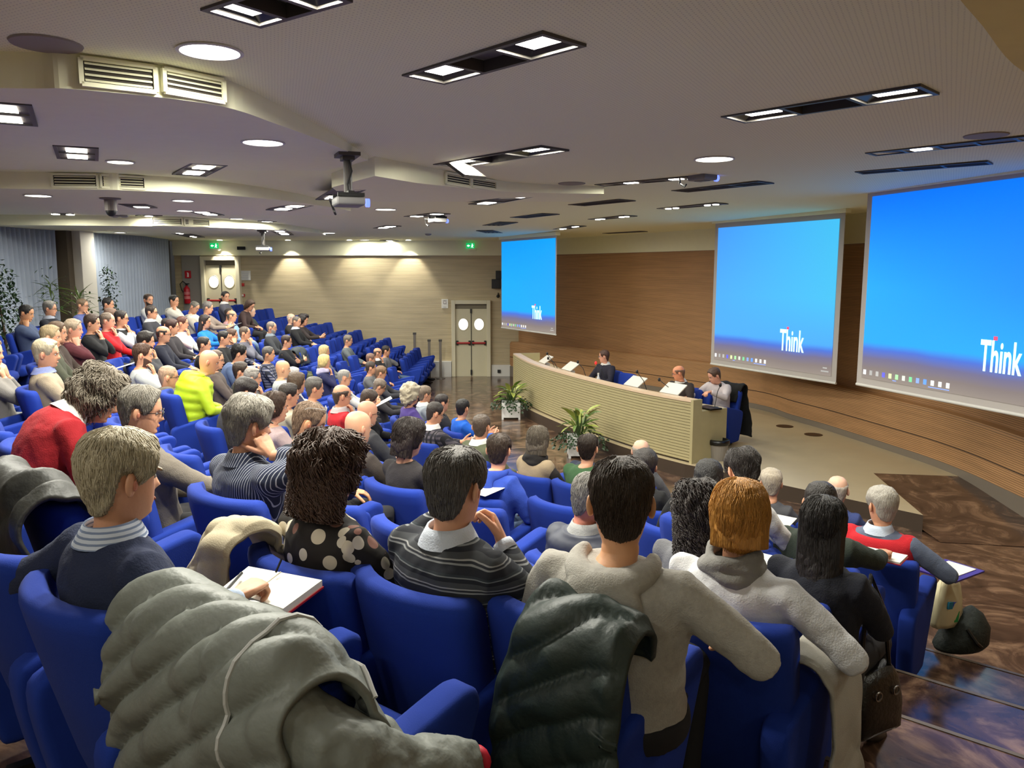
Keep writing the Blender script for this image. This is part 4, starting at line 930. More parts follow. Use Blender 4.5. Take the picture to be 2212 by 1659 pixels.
    hb = hc+Rh @ V(0,-.022,-.135)*hs; nk = .050 if fem else .057
    for t in (0,.33,.66):
        c = (nb-nu*.012).lerp(hb, t); Ry = Matrix.Rotation(hyaw*t,3,'Z'); rr = nk*(1.22-.22*min(1,t*2)); rings.append([c+nr*0+(Ry @ V(math.sin(x)*rr, math.cos(x)*rr*1.05, 0)) for x in ths])
    zs = list(np.interp(np.linspace(0,1,(36,26,18)[lod]), np.linspace(0,1,len(HZ)), HZ))
    for z in zs: rings.append([hc+Rh @ head_pt(t, z)*hs for t in ths])
    B.rings(rings)
    def Hh(*a): return hc+Rh @ V(*a)*hs
    for s in (-1, 1):
        m = Matrix.Rotation(s*.5,3,'Z')
        B.ell(Hh(s*.083,-.016,-.008), (.0095*hs,.020*hs,.033*hs), 10, 8, 0, Rh @ m)
        B.ell(Hh(s*.088,-.006,-.010), (.004*hs,.009*hs,.016*hs), 8, 6, 4, Rh @ m)
        if lod < 2 or abs(math.degrees(hyaw)) > -1:
            B.ell(Hh(s*.032,.0705,.001), (.013*hs,.009*hs,.0075*hs), 8, 6, 1, Rh); B.ell(Hh(s*.032,.077,.001), (.006*hs,.0035*hs,.0062*hs), 8, 5, 2, Rh)
            B.ell(Hh(s*.034,.088,.020), (.019*hs,.005*hs,.0045*hs), 8, 5, 3, Rh @ Matrix.Rotation(s*.12,3,'Y'))
    B.ell(Hh(0,.0865,-.066), (.023*hs,.006*hs,.0075*hs), 10, 5, 4, Rh)
    # --- arms
    A = g('arms', 'lap'); l1, l2 = .285*tl**.5, .255; sh = {}
    for s in (-1, 1):
        p, r, fw, up = fr(.845); sh[s] = p+r*(s*.172*b)-up*.0
    def face(s, x, y, z): return hc+Rh @ V(s*x, y, z)
    def tgt(kind, s):
        """wrist, elbow pole, finger direction, palm direction, hand pose"""
        dn = V(0,0,-1)
        if kind == 'lap': return V(s*.09,.27,.66), V(s*.8,-.3,-.6), V(-s*.55,.8,-.25), dn, 'relaxed'
        if kind == 'rest': return V(s*.245,.17,.72), V(s*.5,-.7,-.5), V(-s*.1,.95,-.15), dn, 'relaxed'
        if kind == 'clasp': return V(s*.07,.26,.72), V(s*.9,-.2,-.5), V(-s*.75,.6,-.1), V(-s*.6,0,-.7), 'curl'
        if kind == 'chin': return face(s,.045,.125,-.205), V(s*.6,.35,-.8), face(s,.012,.105,-.085)-face(s,.045,.125,-.205), Rh @ V(0,-1,.1), 'curl'
        if kind == 'cheek': return face(s,.100,.075,-.190), V(s*.7,.3,-.8), face(s,.070,.055,-.03)-face(s,.100,.075,-.190), Rh @ V(-s,-.2,0), 'curl'
        if kind == 'temple': return face(s,.125,.06,-.120), V(s*.8,.2,-.7), face(s,.082,.045,.03)-face(s,.125,.06,-.120), Rh @ V(-s,-.2,0), 'curl'
        if kind == 'cross': return V(-s*.10,.20+.02*s,.80), V(s*.9,-.1,-.6), V(-s*.9,.1,.1), V(0,-1,-.2), 'relaxed'
        if kind == 'write': return V(s*.10,.34,.735), V(s*.9,-.2,-.5), V(-s*.5,.85,-.15), dn, 'pinch'
        if kind == 'hold': return V(s*.10,.33,.78), V(s*.9,-.2,-.6), V(-s*.35,.9,.15), V(-s*.7,0,.3), 'curl'
        if kind == 'raise': return V(s*.16,.30,1.02), V(s*.6,.1,-.9), V(-s*.2,.25,.9), V(-s*.5,-.8,0), 'fist'
        if kind[0] == 'px':
            _, uu, vv, DD, pz, *rest = kind; w = Vector((0,0,CZ))+ray(uu, vv)*DD; w = rotz(-yaw) @ (w-root)
            fd_ = rest[0] if rest else V(-s*.3,.9,.1); pm = rest[1] if len(rest) > 1 else V(0,0,-1); pl_ = rest[2] if len(rest) > 2 else V(s*.8,-.3,-.6); return w, pl_, fd_, pm, pz
        return kind
    arm_pts = {}
    ar = g('armr', 1.0)*(.9 if fem else 1.0)
    if isinstance(A, str): A = (A, A)
    G = MB(); bare = g('bare', ())
    for s, kind in ((-1, A[0]), (1, A[1])):
        W, pole, fd, palm, hpz = tgt(kind, s); S = sh[s]; d = W-S; dl = d.length; mx = l1+l2-.015
        if dl > mx: W = S+d*(mx/dl); d = W-S; dl = mx
        if dl < abs(l1-l2)+.06: W = S+d.normalized()*(abs(l1-l2)+.06); d = W-S; dl = d.length
        a = (l1*l1-l2*l2+dl*dl)/(2*dl); hh = math.sqrt(max(0, l1*l1-a*a)); dn = d.normalized(); pp = Vector(pole)-dn*dn.dot(Vector(pole))
        pp = pp.normalized() if pp.length > 1e-4 else dn.orthogonal().normalized(); E = S+dn*a+pp*hh
        fa = (W-E).normalized(); n = (10,8,6)[lod]
        B.tube([S+(fr(.82)[0]-S)*.3, S, S.lerp(E,.5), E, E.lerp(W,.4), W, W+fa*.01], [.03,.045,.04,.036,.036,.026,.024], n)
        # hand
        fdv = Vector(fd).normalized(); fdv = (fdv+fa*.5).normalized(); pz = -Vector(palm); xx = fdv.cross(pz); xx = xx.normalized() if xx.length > 1e-4 else fdv.orthogonal().normalized(); zz = xx.cross(fdv)
        Rm = Matrix((xx, fdv, zz)).transposed(); hv, hf = hand_geo(hpz, lod); k = g('hand', .97 if fem else 1.05)
        B.add([W+Rm @ V(q.x*(1 if s > 0 else -1), q.y, q.z)*k for q in hv], [tuple(reversed(q)) if s < 0 else q for q in hf], 0)
        # sleeve
        cuffp = E.lerp(W, .93) if s not in bare else E.lerp(W, .12)
        inner = fr(.80)[0]+(S-fr(.80)[0])*.35; n2 = (14,10,8)[lod]
        pts = [inner, S+(S-inner)*.02, S.lerp(E,.25), S.lerp(E,.6), E, E.lerp(cuffp,.45), cuffp]; rr = [.070,.078,.071,.062,.058,.052,.041]
        G.tube(pts, [x*ar for x in rr], n2); arm_pts[s] = (S, E, W, fa)
    # --- garment torso
    gr = g('grow', .012); pf = g('puff', 0); gl = []
    fs = np.linspace(-.06, 1.0, (34,22,14)[lod] if not pf else 44)
    for f in fs:
        rx = np.interp(f, [q[0] for q in TORSO], [q[1] for q in TORSO]); ry = np.interp(f, [q[0] for q in TORSO], [q[2] for q in TORSO])
        gg = gr+(pf*abs(math.sin(f*6.2*PI))**.6 if pf else 0); gl.append(trow(f, rx, ry, 1.0, gg))
    G.rings(gl); vox = (.0085,.0145,.021)[lod]
    gname = g('garment', 'sweater'); skin = g('skin', (206,150,118))
    rootname = 'person'
    bmesh_ = B.mesh('person', True); hcol = hair[1]
    for mt in (skin_mat(skin), M('eye_white',(205,198,190),.3), M('iris',(38,28,22),.2), hair_mat(tuple(max(8,int(c*.8)) for c in hcol)), skin_mat(tuple(int(c*q) for c, q in zip(skin,(.92,.78,.78))))): bmesh_.materials.append(mt)
    o = link(rootname, bmesh_, None, None, root, yaw); tag(o, label, 'person', g('group', 'seated audience'))
    def soft(mb, nm, mat, vx, it=6, disp=0, tex=None):
        q = mb.obj(nm, mat, o, True); r = q.modifiers.new('remesh','REMESH'); r.mode = 'VOXEL'; r.voxel_size = vx; r.use_smooth_shade = True
        s_ = q.modifiers.new('smooth','SMOOTH'); s_.iterations = it; s_.factor = .55
        if disp: d_ = q.modifiers.new('folds','DISPLACE'); d_.texture = NEWTEX; d_.strength = disp; d_.mid_level = .5; d_.texture_coords = 'LOCAL'
        return q
    soft(G, gname, top, vox, (7,4,2)[lod], (.020,.016,0)[lod] if not pf else .006)
    # --- trousers and shoes
    T = MB(); tr = g('trousers', M('dark_trousers',(34,33,36),.9)); 
    T.rings([trow(f, rx, ry, 1.0, .016) for f, rx, ry in ((-.14,.165,.12),(-.05,.178,.13),(.06,.176,.126))])
    cl = g('legs', 'sit'); shoe = MB(); SH = []
    for s in (-1, 1):
        if cl == 'cross' and s > 0: K, AN, TO = V(.10,.42,.60), V(-.06,.50,.36), V(-.02,.66,.34)
        elif cl == 'long': K, AN, TO = V(s*.12,.44,.50), V(s*.10,.78,.09), V(s*.11,.9,.13)
        else: K, AN, TO = V(s*.13,.40,.515), V(s*.13,.34,.085), V(s*.15,.50,.04)
        Hp = V(s*.085,-.01,.53)
        T.tube([Hp-(K-Hp)*.1, Hp, Hp.lerp(K,.5), K, K.lerp(AN,.35), K.lerp(AN,.75), AN], [.085,.096,.086,.068,.060,.052,.050], (12,10,8)[lod])
        B2 = MB(); dv = (TO-AN); dv = dv.normalized(); B2.tube([AN+V(0,0,.01)-dv*.075, AN-dv*.05, AN+dv*.03-V(0,0,.025), AN+dv*.10-V(0,0,.04), AN+dv*.155-V(0,0,.042), AN+dv*.175-V(0,0,.045)], [.028,.042,.042,.038,.032,.015], 8); SH.append(B2)
    soft(T, 'trousers', tr, (.014,.018,.024)[lod], 4)
    for q in SH: q.obj('shoe', g('shoes', M('dark_shoe',(26,22,20),.4)), o, True)
    # --- hair
    style, hcol = hair[0], hair[1]; hm = hair_mat(hcol)
    if style != 'bald':
        HB_ = MB(); nr_ = (46,28,18)[lod]; ns_ = (60,36,24)[lod]; th_ = THICK[style]; rr = []
        amp, frq = {'curly':(.030,30),'curlylong':(.024,34),'thick':(.012,22),'med':(.006,30)}.get(style, (.004,45)); sd = V(rnd.random()*9,rnd.random()*9,rnd.random()*9)
        lng = style in ('bob','long','curly','curlylong','woman','updo')
        def hp_(t, z, k=1.0):
            p = head_pt(t, z, False); m = hair_mask(style, t, z, p); out = V(p.x, p.y+.008, p.z*.75+.012).normalized()
            m = m*m*(3-2*m); tk = th_*(1 if lng else max(.35, min(1, .45+(z+.02)*8))); q = p+out*(-.006+(tk+.006+amp*noise.noise(p*frq+sd))*m*k); return q, m, out
        for z in np.interp(np.linspace(0,1,nr_), [0,.2,.6,1], [-.112,-.07,.07,.1178]): rr.append([hc+Rh @ hp_(2*PI*j/ns_, z)[0]*hs for j in range(ns_)])
        HB_.rings(rr)
        ln = g('hairlen', {'bob':.02,'woman':-.02,'long':.24,'curly':.02,'curlylong':.20,'updo':-1}.get(style, -1))
        if ln > -.5:
            rr = []; zs2 = np.linspace(.07, -.10-ln, (22,14,9)[lod]); vol = {'curly':1.28,'curlylong':1.15,'bob':1.08}.get(style, 1.0)
            for z in zs2:
                t = (.07-z)/(.17+ln); wv = (.082+.012*math.sin(PI*min(1,t*1.1)))*vol*(1 if t < .85 else 1-.5*(t-.85)/.15); dv = .062*vol*(1 if t < .8 else 1-.45*(t-.8)/.2); cy = -.040-.012*t
                ring = []
                for j in range(ns_):
                    a = 2*PI*j/ns_; p = V(wv*math.sin(a), cy+dv*math.cos(a)*(1.0 if math.cos(a) < 0 else .75), z); p += V(math.sin(a),math.cos(a),0)*amp*1.4*noise.noise(p*frq+sd); p.z += .05*t*t*noise.noise(V(a*2.2,t*2,sd.x)); ring.append(hc+Rh @ p*hs)
                rr.append(ring)
            HB_.rings(rr)
        if style == 'updo':
            for dx, dy, dz, r in ((0,-.115,.03,.045),(.03,-.10,.06,.035),(-.03,-.105,.05,.035),(0,-.09,.085,.035)): HB_.ell(Hh(dx,dy,dz), (r*hs,r*.9*hs,r*hs), 14, 10)
        if lod == 0 or g('strands'):
            cnt = g('strands', 1500); curl = style in ('curly','curlylong'); made = 0
            for _ in range(cnt*4):
                if made >= cnt: break
                t = rnd.uniform(0, 2*PI); z = rnd.uniform(-.10,.1165); p, m, out = hp_(t, z)
                if rnd.random() > m: continue
                made += 1; pts = []; tt, zz_ = t, z; Ls = rnd.uniform(.035,.075)*(1 if z > -.02 or lng else max(.12, 1+(z+.02)*11)) if not curl else rnd.uniform(.06,.14); lift = rnd.uniform(.0,.004) if not curl else rnd.uniform(.0,.02); ph = rnd.uniform(0,6.28); sl = rnd.uniform(-.5,.5)
                for i in range(6 if not curl else 9):
                    f = i/(5 if not curl else 8); zc = z-Ls*f*(1 if z < .10 else .6); tc_ = t+sl*f*.35; q, m2, out = hp_(tc_, max(zc,-.111)); q = V(q.x,q.y,zc if zc < -.111 else q.z)+out*(lift*f+.0015)
                    if curl: q += V(math.cos(ph+f*11),math.sin(ph+f*11),math.sin(ph+f*9)*.6)*.010*min(1,f*3)
                    pts.append(hc+Rh @ q*hs)
                r0 = rnd.uniform(.0011,.0019)*(1.6 if curl else 1); HB_.tube(pts, [r0]*(len(pts)-1)+[r0*.3], 3, cap=False)
            if ln > -.5:
                for _ in range(cnt//2):
                    a = rnd.uniform(.35*PI,1.65*PI) ; wv = .095*(1.25 if curl else 1.0); p0 = V(wv*math.sin(a), -.045+.062*(1.25 if curl else 1.0)*math.cos(a), rnd.uniform(-.08,.07)); Ls = rnd.uniform(.08,.16); ph = rnd.uniform(0,6.28); pts = []
                    for i in range(8):
                        f = i/7; q = p0+V(0,0,-Ls*f); q.z = max(q.z, -.11-ln)
                        if curl: q += V(math.cos(ph+f*13),math.sin(ph+f*13),0)*.013
                        pts.append(hc+Rh @ q*hs)
                    HB_.tube(pts, .0016*(1.5 if curl else 1), 3, cap=False)
        HB_.obj('hair', hm, o, True, recalc=False)
    if g('beard'):
        m = MB(); rr = []
        for z in np.linspace(-.128,-.028,14):
            ring = []
            for j in range(32):
                t = 2*PI*j/32; p = head_pt(t, z); d = abs(math.degrees((t+PI) % (2*PI)-PI)); k = 1 if d < 82 else 0
                if d < 24 and z > -.062: k = 0 if z > -.048 or d < 14 and z > -.056 else 1
                if z > -.075+ d*.0006: k = 0
                ring.append(Hh(*(p+V(p.x,p.y,0).normalized()*(.006*k-.004))))
            rr.append(ring)
        m.rings(rr); m.obj('beard', hair_mat(g('beard') if isinstance(g('beard'), tuple) else hcol), o, True)
    if g('glasses'):
        m = MB(); gc = g('glasses') if isinstance(g('glasses'), tuple) else (24,22,22); gy, gz = (.100,.002) if not g('onhead') else (.070,.098)
        for s in (-1, 1):
            m.tube([Hh(s*.034+.023*math.cos(a),gy,gz+.018*math.sin(a)) for a in [2*PI*i/14 for i in range(15)]], .0022*hs, 5); m.tube([Hh(s*.058,gy-.003,gz+.004), Hh(s*.078,gy-.05,gz+.004), Hh(s*.082,gy-.105,gz-.004), Hh(s*.080,gy-.125,gz-.02)], .0022*hs, 5)
        m.tube([Hh(-.012,gy+.004,gz+.004), Hh(.012,gy+.004,gz+.004)], .002*hs, 5); m.obj('glasses', M('specs_%d' % gc[0], gc, .3), o)
    def neckring(h_, r, n_=24, sq=1.0, fwd=0): return [nb+nu*h_+nf*fwd+nr*(math.sin(t)*r)+nf*(math.cos(t)*r*sq) for t in [2*PI*j/n_ for j in range(n_)]]
    if g('collar'):
        kr = .92 if fem else 1.0; m = MB(); m.rings([neckring(-.035,.095*kr), neckring(.012,.072*kr,fwd=.004), neckring(.040,.066*kr,fwd=.008), neckring(.044,.071*kr,fwd=.008), neckring(.020,.083*kr,fwd=.004), neckring(-.012,.100*kr)], cap=False); m.obj('collar', g('collar'), o, True)
    if g('cuff'):
        for s in (-1, 1):
            S, E, W, fa = arm_pts[s]; m = MB(); m.tube([W-fa*.035, W-fa*.005, W+fa*.004], [.041,.038,.034], 12); m.obj('cuff', g('cuff'), o, True)
    if g('hood'):
        m = MB(); pts = []; rad = []
        for i in range(15):
            t = -1+2*i/14; a = t*2.0; c = nb+nr*math.sin(a)*.115-nf*math.cos(a)*.105+nu*(-.005-.035*math.cos(a)); pts.append(c); rad.append(.020+.030*math.cos(t*PI/2))
        m.tube(pts, rad, 12)
        m.ell(nb-nf*.120-nu*.095, (.125,.045,.105), 16, 10, 0, Matrix((nr,nf,nu)).transposed()); soft(m, 'hood', top, (.008,.014,.02)[lod], 6, (.010,.008,0)[lod])
    if g('scarf'):
        m = MB()
        for k in range(3):
            m.tube([nb+nu*(-.02+.026*k+.012*math.sin(t*2+k*2))+nr*math.sin(t)*(.098-.008*k)+nf*math.cos(t)*(.095-.008*k) for t in [2*PI*i/22 for i in range(23)]], [.024+.007*math.sin(i*.9+k*2) for i in range(23)], 9)
        soft(m, 'scarf', g('scarf'), (.007,.012,.016)[lod], 3, (.016,.01,0)[lod])
    if g('yoke'): # a second fabric over chest and back, sleeveless
        m = MB(); m.rings([trow(f, np.interp(f,[q[0] for q in TORSO],[q[1] for q in TORSO]), np.interp(f,[q[0] for q in TORSO],[q[2] for q in TORSO]), 1.0, gr+.016) for f in np.linspace(-.02,.95,22)]); 
        for s in (-1,1): m.ell(sh[s]-V(s*.015,0,.01),(.075,.085,.09),14,10)
        soft(m, 'vest', g('yoke'), vox, 5, .008)
    if g('tie'):
        m = MB(); p0 = fr(.95); p1 = fr(.55); m.rings([[p[0]+p[2]*y+p[1]*x for x, y in ((-w,.135-.02*k),(w,.135-.02*k),(w,.145-.02*k),(-w,.145-.02*k))] for p, w, k in ((p0,.012,2.6),(fr(.8),.022,.3),(p1,.03,0))]); m.obj('tie', g('tie'), o)
    P.update(root=root, h=h, yaw=yaw, label=label, obj=o, u=u, v=v, hc=hc, arm=arm_pts, Rh=Rh); PEOPLE.append(P)
    return P
# ================================================================== WHO SITS WHERE
def C(r, g_, b_, ro=.95): return M('cloth_%d_%d_%d' % (r,g_,b_), (r,g_,b_), ro, var=.16, vscale=10, bump=.22, bscale=160)
def stripe_mat(name, base, cols, scale, axis='Z', dist=0.0, rough=.95):
    m = bpy.data.materials.new(name); m.use_nodes = True; nt = m.node_tree; b = nt.nodes['Principled BSDF']; b.inputs['Roughness'].default_value = rough
    tc = nt.nodes.new('ShaderNodeTexCoord'); w = nt.nodes.new('ShaderNodeTexWave'); w.bands_direction = axis; w.wave_profile = 'SAW'; w.inputs['Scale'].default_value = scale; w.inputs['Distortion'].default_value = dist
    nt.links.new(tc.outputs['Object'], w.inputs['Vector']); cr = nt.nodes.new('ShaderNodeValToRGB'); cr.color_ramp.interpolation = 'CONSTANT'; e = cr.color_ramp.elements
    e[0].color = (*lin(base),1); e[0].position = 0; e[1].position = cols[0][0]; e[1].color = (*lin(cols[0][1]),1)
    for p, c in cols[1:]: q = e.new(p); q.color = (*lin(c),1)
    nt.links.new(w.outputs['Fac'], cr.inputs['Fac']); nt.links.new(cr.outputs['Color'], b.inputs['Base Color']); return m
def plaid_mat(name, base, c2, scale):
    m = stripe_mat(name, base, [(.5,c2)], scale); nt = m.node_tree; b = nt.nodes['Principled BSDF']; tc = [n for n in nt.nodes if n.type == 'TEX_COORD'][0]
    w = nt.nodes.new('ShaderNodeTexWave'); w.bands_direction = 'X'; w.inputs['Scale'].default_value = scale; nt.links.new(tc.outputs['Object'], w.inputs['Vector'])
    mx = nt.nodes.new('ShaderNodeMix'); mx.data_type = 'RGBA'; old = b.inputs['Base Color'].links[0].from_socket; mx.inputs[7].default_value = (*lin(tuple(int(x*.5) for x in base)),1)
    gt = nt.nodes.new('ShaderNodeMath'); gt.operation = 'GREATER_THAN'; gt.inputs[1].default_value = .6; nt.links.new(w.outputs['Fac'], gt.inputs[0]); nt.links.new(gt.outputs[0], mx.inputs[0]); nt.links.new(old, mx.inputs[6]); nt.links.new(mx.outputs[2], b.inputs['Base Color']); return m
def dot_mat(name):
    m = bpy.data.materials.new(name); m.use_nodes = True; nt = m.node_tree; b = nt.nodes['Principled BSDF']; b.inputs['Roughness'].default_value = .8
    tc = nt.nodes.new('ShaderNodeTexCoord'); v = nt.nodes.new('ShaderNodeTexVoronoi'); v.inputs['Scale'].default_value = 15; v.inputs['Randomness'].default_value = .55; nt.links.new(tc.outputs['Object'], v.inputs['Vector'])
    cr = nt.nodes.new('ShaderNodeValToRGB'); cr.color_ramp.interpolation = 'CONSTANT'; cr.color_ramp.elements[0].color = (1,1,1,1); cr.color_ramp.elements[1].color = (0,0,0,1); cr.color_ramp.elements[1].position = .40
    nt.links.new(v.outputs['Distance'], cr.inputs['Fac']); c2 = nt.nodes.new('ShaderNodeValToRGB'); c2.color_ramp.interpolation = 'CONSTANT'; e = c2.color_ramp.elements; e[0].color = (*lin((206,196,176)),1); e[1].position = .4; e[1].color = (*lin((140,96,84)),1); q = e.new(.75); q.color = (*lin((214,206,190)),1)
    sp = nt.nodes.new('ShaderNodeSeparateColor'); nt.links.new(v.outputs['Color'], sp.inputs[0]); nt.links.new(sp.outputs[0], c2.inputs['Fac'])
    mx = nt.nodes.new('ShaderNodeMix'); mx.data_type = 'RGBA'; mx.inputs[6].default_value = (*lin((26,20,18)),1); nt.links.new(cr.outputs['Color'], mx.inputs[0]); nt.links.new(c2.outputs['Color'], mx.inputs[7]); nt.links.new(mx.outputs[2], b.inputs['Base Color']); return m
NAVY, BLK, CHAR = C(30,38,66), C(24,24,26), C(58,58,60)
JEANS, GREYT = C(72,92,120), C(92,94,98)
PIN = stripe_mat('pinstripe', (34,40,62), [(.80,(168,172,182))], 30, 'X'); STRIPED = stripe_mat('knit_stripes', (34,36,44), [(.30,(132,134,136)),(.36,(40,42,50)),(.44,(150,150,150)),(.49,(64,66,70)),(.70,(30,32,40)),(.86,(120,124,126)),(.91,(46,52,58))], 4.0, 'Z')
BLUEPLAID = plaid_mat('blue_plaid', (52,58,84), (120,120,132), 7); DARKPLAID = plaid_mat('dark_plaid', (46,44,54), (84,78,84), 6); SHSTRIPE = stripe_mat('shirt_stripe', (196,204,220), [(.6,(120,134,164))], 22, 'Z')
DOTS = dot_mat('dot_blouse'); HEATHER = M('heather_grey', (168,164,156), .95, var=.22, vscale=60, bump=.25, bscale=200); PALE = C(196,196,198)
LIME = M('lime_nylon', (176,204,28), .55, var=.06); NAVYPUFF = M('navy_nylon', (36,40,58), .5, var=.1)
WH, LB = C(214,212,208), C(170,184,206)
GREY, SALT, WHITEH, BROWN, DKBR, BLACKH, BLOND, ASHB, RED = (132,128,120), (104,100,94), (186,180,170), (70,50,34), (44,33,25), (24,21,19), (176,150,104), (150,132,104), (96,58,38)
PINK, TAN, PALES, DARKS = (216,156,130), (196,142,104), (224,178,152), (170,116,84)
LEANF = (-14,-24)
# ---- foreground (two to three metres away)
person(262,1030,175,'person in navy sweater writing in an open notebook, front left', C(32,40,68), ('med',(182,170,144)), look=38, arms=((V(-.50,.02,.80),V(-.6,-.5,-.4),V(-.6,.5,-.2),V(0,0,-1),'relaxed'),('px',505,1292,2.34,'pinch',V(.1,1,.1))), collar=SHSTRIPE, cuff=LB, build=1.08, trousers=C(58,50,46), strands=2600, k=0, hs=1.06, lean=(16,2))
person(215,858,112,'person in red sweater bending deeply forward', C(150,20,30), ('curly',(122,112,98)), look=72, lean=(4,-44), tl=1.12, hp=30, k=0, collar=WH, build=1.05, strands=1500, arms='lap', hs=1.05)
person(306,888,104,'person in taupe shirt turned sideways, beside the red sweater', C(112,104,94), ('med',(128,122,112)), look=70, collar=C(84,78,72), glasses=True, arms=('lap','write'), hp=10)
person(540,918,118,'person in navy pinstripe shirt with a hand at the ear', PIN, ('thick',(136,130,120)), look=46, arms=('lap','temple'), collar=PIN, strands=1800, build=1.05, hp=10)
person(668,912,92,'person in dark polo resting chin on a fist', C(34,37,48), ('crop',(120,98,80)), look=72, arms=('lap','chin'), collar=C(28,30,40), hp=18, glasses=(150,146,140), onhead=True, skin=TAN)
person(775,1030,135,'person in black blouse with pale dots, left of the striped sweater', DOTS, ('curlylong',(70,46,32)), look=40, hp=12, slim=True, strands=1500, arms='lap', garment='blouse', hairlen=.06, build=1.12)
person(921,1035,146,'person in dark striped knit sweater with both hands raised', STRIPED, ('spot',(88,82,78)), look=30, collar=C(196,202,214), cuff=C(196,202,214), build=1.16, strands=1500, hp=8, hs=1.05, cshift=-.06,
       arms=(('px',985,1098,2.95,'point',V(.3,.3,.9),V(.4,-.8,0)),('px',1085,1172,2.75,'curl',V(-.5,.2,.8),V(-.7,-.6,0))))
person(1330,1082,190,'person in heather grey hoodie, seen from behind', HEATHER, ('short',(56,42,32)), look=8, hood=True, build=1.18, skin=(208,152,112), strands=2600, arms=('rest',(V(.34,.16,.70),V(.9,-.5,-.3),V(-.4,.8,0),V(0,0,-1),'relaxed')), lean=(12,2), hs=1.08, garment='hoodie', turn=14, k=1, cshift=-.14)
person(1597,1118,150,'person in pale grey sweater with grey scarf, right of the grey hoodie', PALE, ('woman',(176,122,48)), look=14, scarf=C(122,120,116), build=1.3, slim=True, strands=2200, arms=('lap',(V(.36,.12,.68),V(.9,-.5,-.3),V(-.4,.8,0),V(0,0,-1),'relaxed')), hp=8, hs=1.05, belly=.02, k=2)
person(1397,1100,115,'person in navy padded jacket looking right, behind the grey hoodie', NAVYPUFF, ('crop',(150,146,140)), look=66, skin=(206,132,112), puff=.008, grow=.03, garment='jacket', hp=12, collar=C(150,150,148))
person(1437,1088,108,'person in grey cardigan writing, right of the navy padded jacket', C(104,104,108), ('curlylong',(40,30,26)), look=5, slim=True, arms=('lap','write'), strands=1300, hp=15)
person(1712,1122,112,'person in dark navy sweater, right of the pale grey sweater', C(26,28,38), ('long',(30,25,23)), look=28, slim=True, arms='lap', strands=1500, lean=(12,4), build=1.1, k=3, cshift=-.17)
person(1601,1018,92,'person in white sweater stooping forward over the desk', C(206,206,206), ('thick',(40,32,28)), look=-2, lean=(0,-34), hp=36, arms='write', slim=True, build=1.08)
person(1772,1088,84,'person in dark green sweater writing on a pad', C(40,48,40), ('short',(34,28,25)), look=30, arms=('lap',(V(.22,.40,.78),V(.9,-.2,-.5),V(.0,.9,.1),V(0,0,-1),'pinch')), trousers=C(120,134,150), build=1.05, hp=14)
person(1905,1092,80,'person in red fleece vest with grey-blue sleeves, aisle seat', C(84,92,112), ('med',(156,150,140)), look=-4, collar=C(180,190,206), yoke=C(176,22,34), arms=('lap',(V(.36,.20,.72),V(.9,-.4,-.4),V(-.2,.9,0),V(0,0,-1),'pinch')), build=1.15, hp=6)
person(1533,1035,78,'person in black top leaning forward, left of the white sweater', BLK, ('long',(26,23,22)), look=30, lean=LEANF, hp=25, slim=True)
person(1700,1050,64,'person in grey jacket, front row right of the white sweater', C(70,70,74), ('med',(170,158,140)), look=10, k=6)
person(1772,1052,56,'person in blue shirt, front row behind the green sweater', C(50,62,110), ('horseshoe',(176,166,156)), look=20, skin=PALES, k=6)
# ---- middle foreground
person(1393,1008,66,'person in black sweater hidden behind the grey hoodie', BLK, ('thick',(40,33,30)), look=10)
person(1370,972,46,'person in grey pullover, front row below the desk', C(90,90,92), ('horseshoe',(150,140,128)), look=25, skin=PALES, k=6)
person(1287,970,52,'person in dark blue jacket, front row left of the grey pullover', C(40,46,64), ('med',(140,138,136)), look=25, k=6)
person(1250,964,66,'person in plain green sweater', C(56,88,54), ('short',(50,38,28)), look=18, strands=700)
person(1180,955,64,'person in black turtleneck with beige cowl', C(40,34,32), ('bob',(96,86,72)), look=16, scarf=C(30,26,25), slim=True, strands=900, yoke=C(150,132,106))
person(1078,972,72,'person in royal blue hooded sweatshirt', C(46,74,170), ('spot',(64,50,40)), look=16, hood=True, garment='hoodie', build=1.12, strands=900, trousers=JEANS, lean=(4,-8))
person(1040,922,58,'person in olive sweater with white collar', C(84,88,66), ('spot',(80,66,54)), look=18, collar=WH, build=1.08)
person(996,880,44,'person in bright blue jacket at the end of the middle block', C(20,88,190), ('short',(28,24,22)), look=28, arms='hold', garment='jacket')
person(940,893,52,'person in dark plaid jacket holding a phone', DARKPLAID, ('recede',(46,38,34)), look=62, glasses=True, hp=18, arms='hold', collar=WH, garment='jacket')
person(958,872,40,'person in dark top behind the plaid jacket', C(34,34,40), ('short',(40,32,28)), look=60)
person(918,852,44,'person in light grey sweater with white shirt collar', C(132,138,146), ('med',(112,96,80)), look=55, collar=WH)
person(888,853,46,'person in purple cardigan, left of the light grey sweater', C(70,54,120), ('curly',(168,158,136)), look=55, slim=True)
person(871,942,78,'person in black top behind the striped knit sweater', C(40,36,38), ('bob',(38,28,24)), look=50, slim=True, hp=12, strands=700)
person(786,926,76,'person in brown jacket seated beyond the dotted blouse', C(60,52,48), ('bald',GREY), look=45, skin=(212,160,128))
person(794,893,58,'person in charcoal shirt and glasses, beyond the brown jacket', C(52,52,56), ('bald',GREY), look=52, glasses=True, skin=(206,150,120))
person(739,855,52,'person in red jacket with white sleeve lettering', C(178,28,38), ('horseshoe',(70,56,46)), look=60, collar=C(170,160,160), glasses=(90,86,84), garment='jacket', arms=('lap','chin'))
person(796,864,46,'person in black sweater looking down at the lap, behind the red jacket', BLK, ('med',(60,46,38)), look=70, hp=28, arms=('lap','cheek'))
person(820,836,42,'person in dark jacket and glasses reading downwards', C(44,42,46), ('med',(110,96,84)), look=70, hp=26, glasses=True, arms='hold')
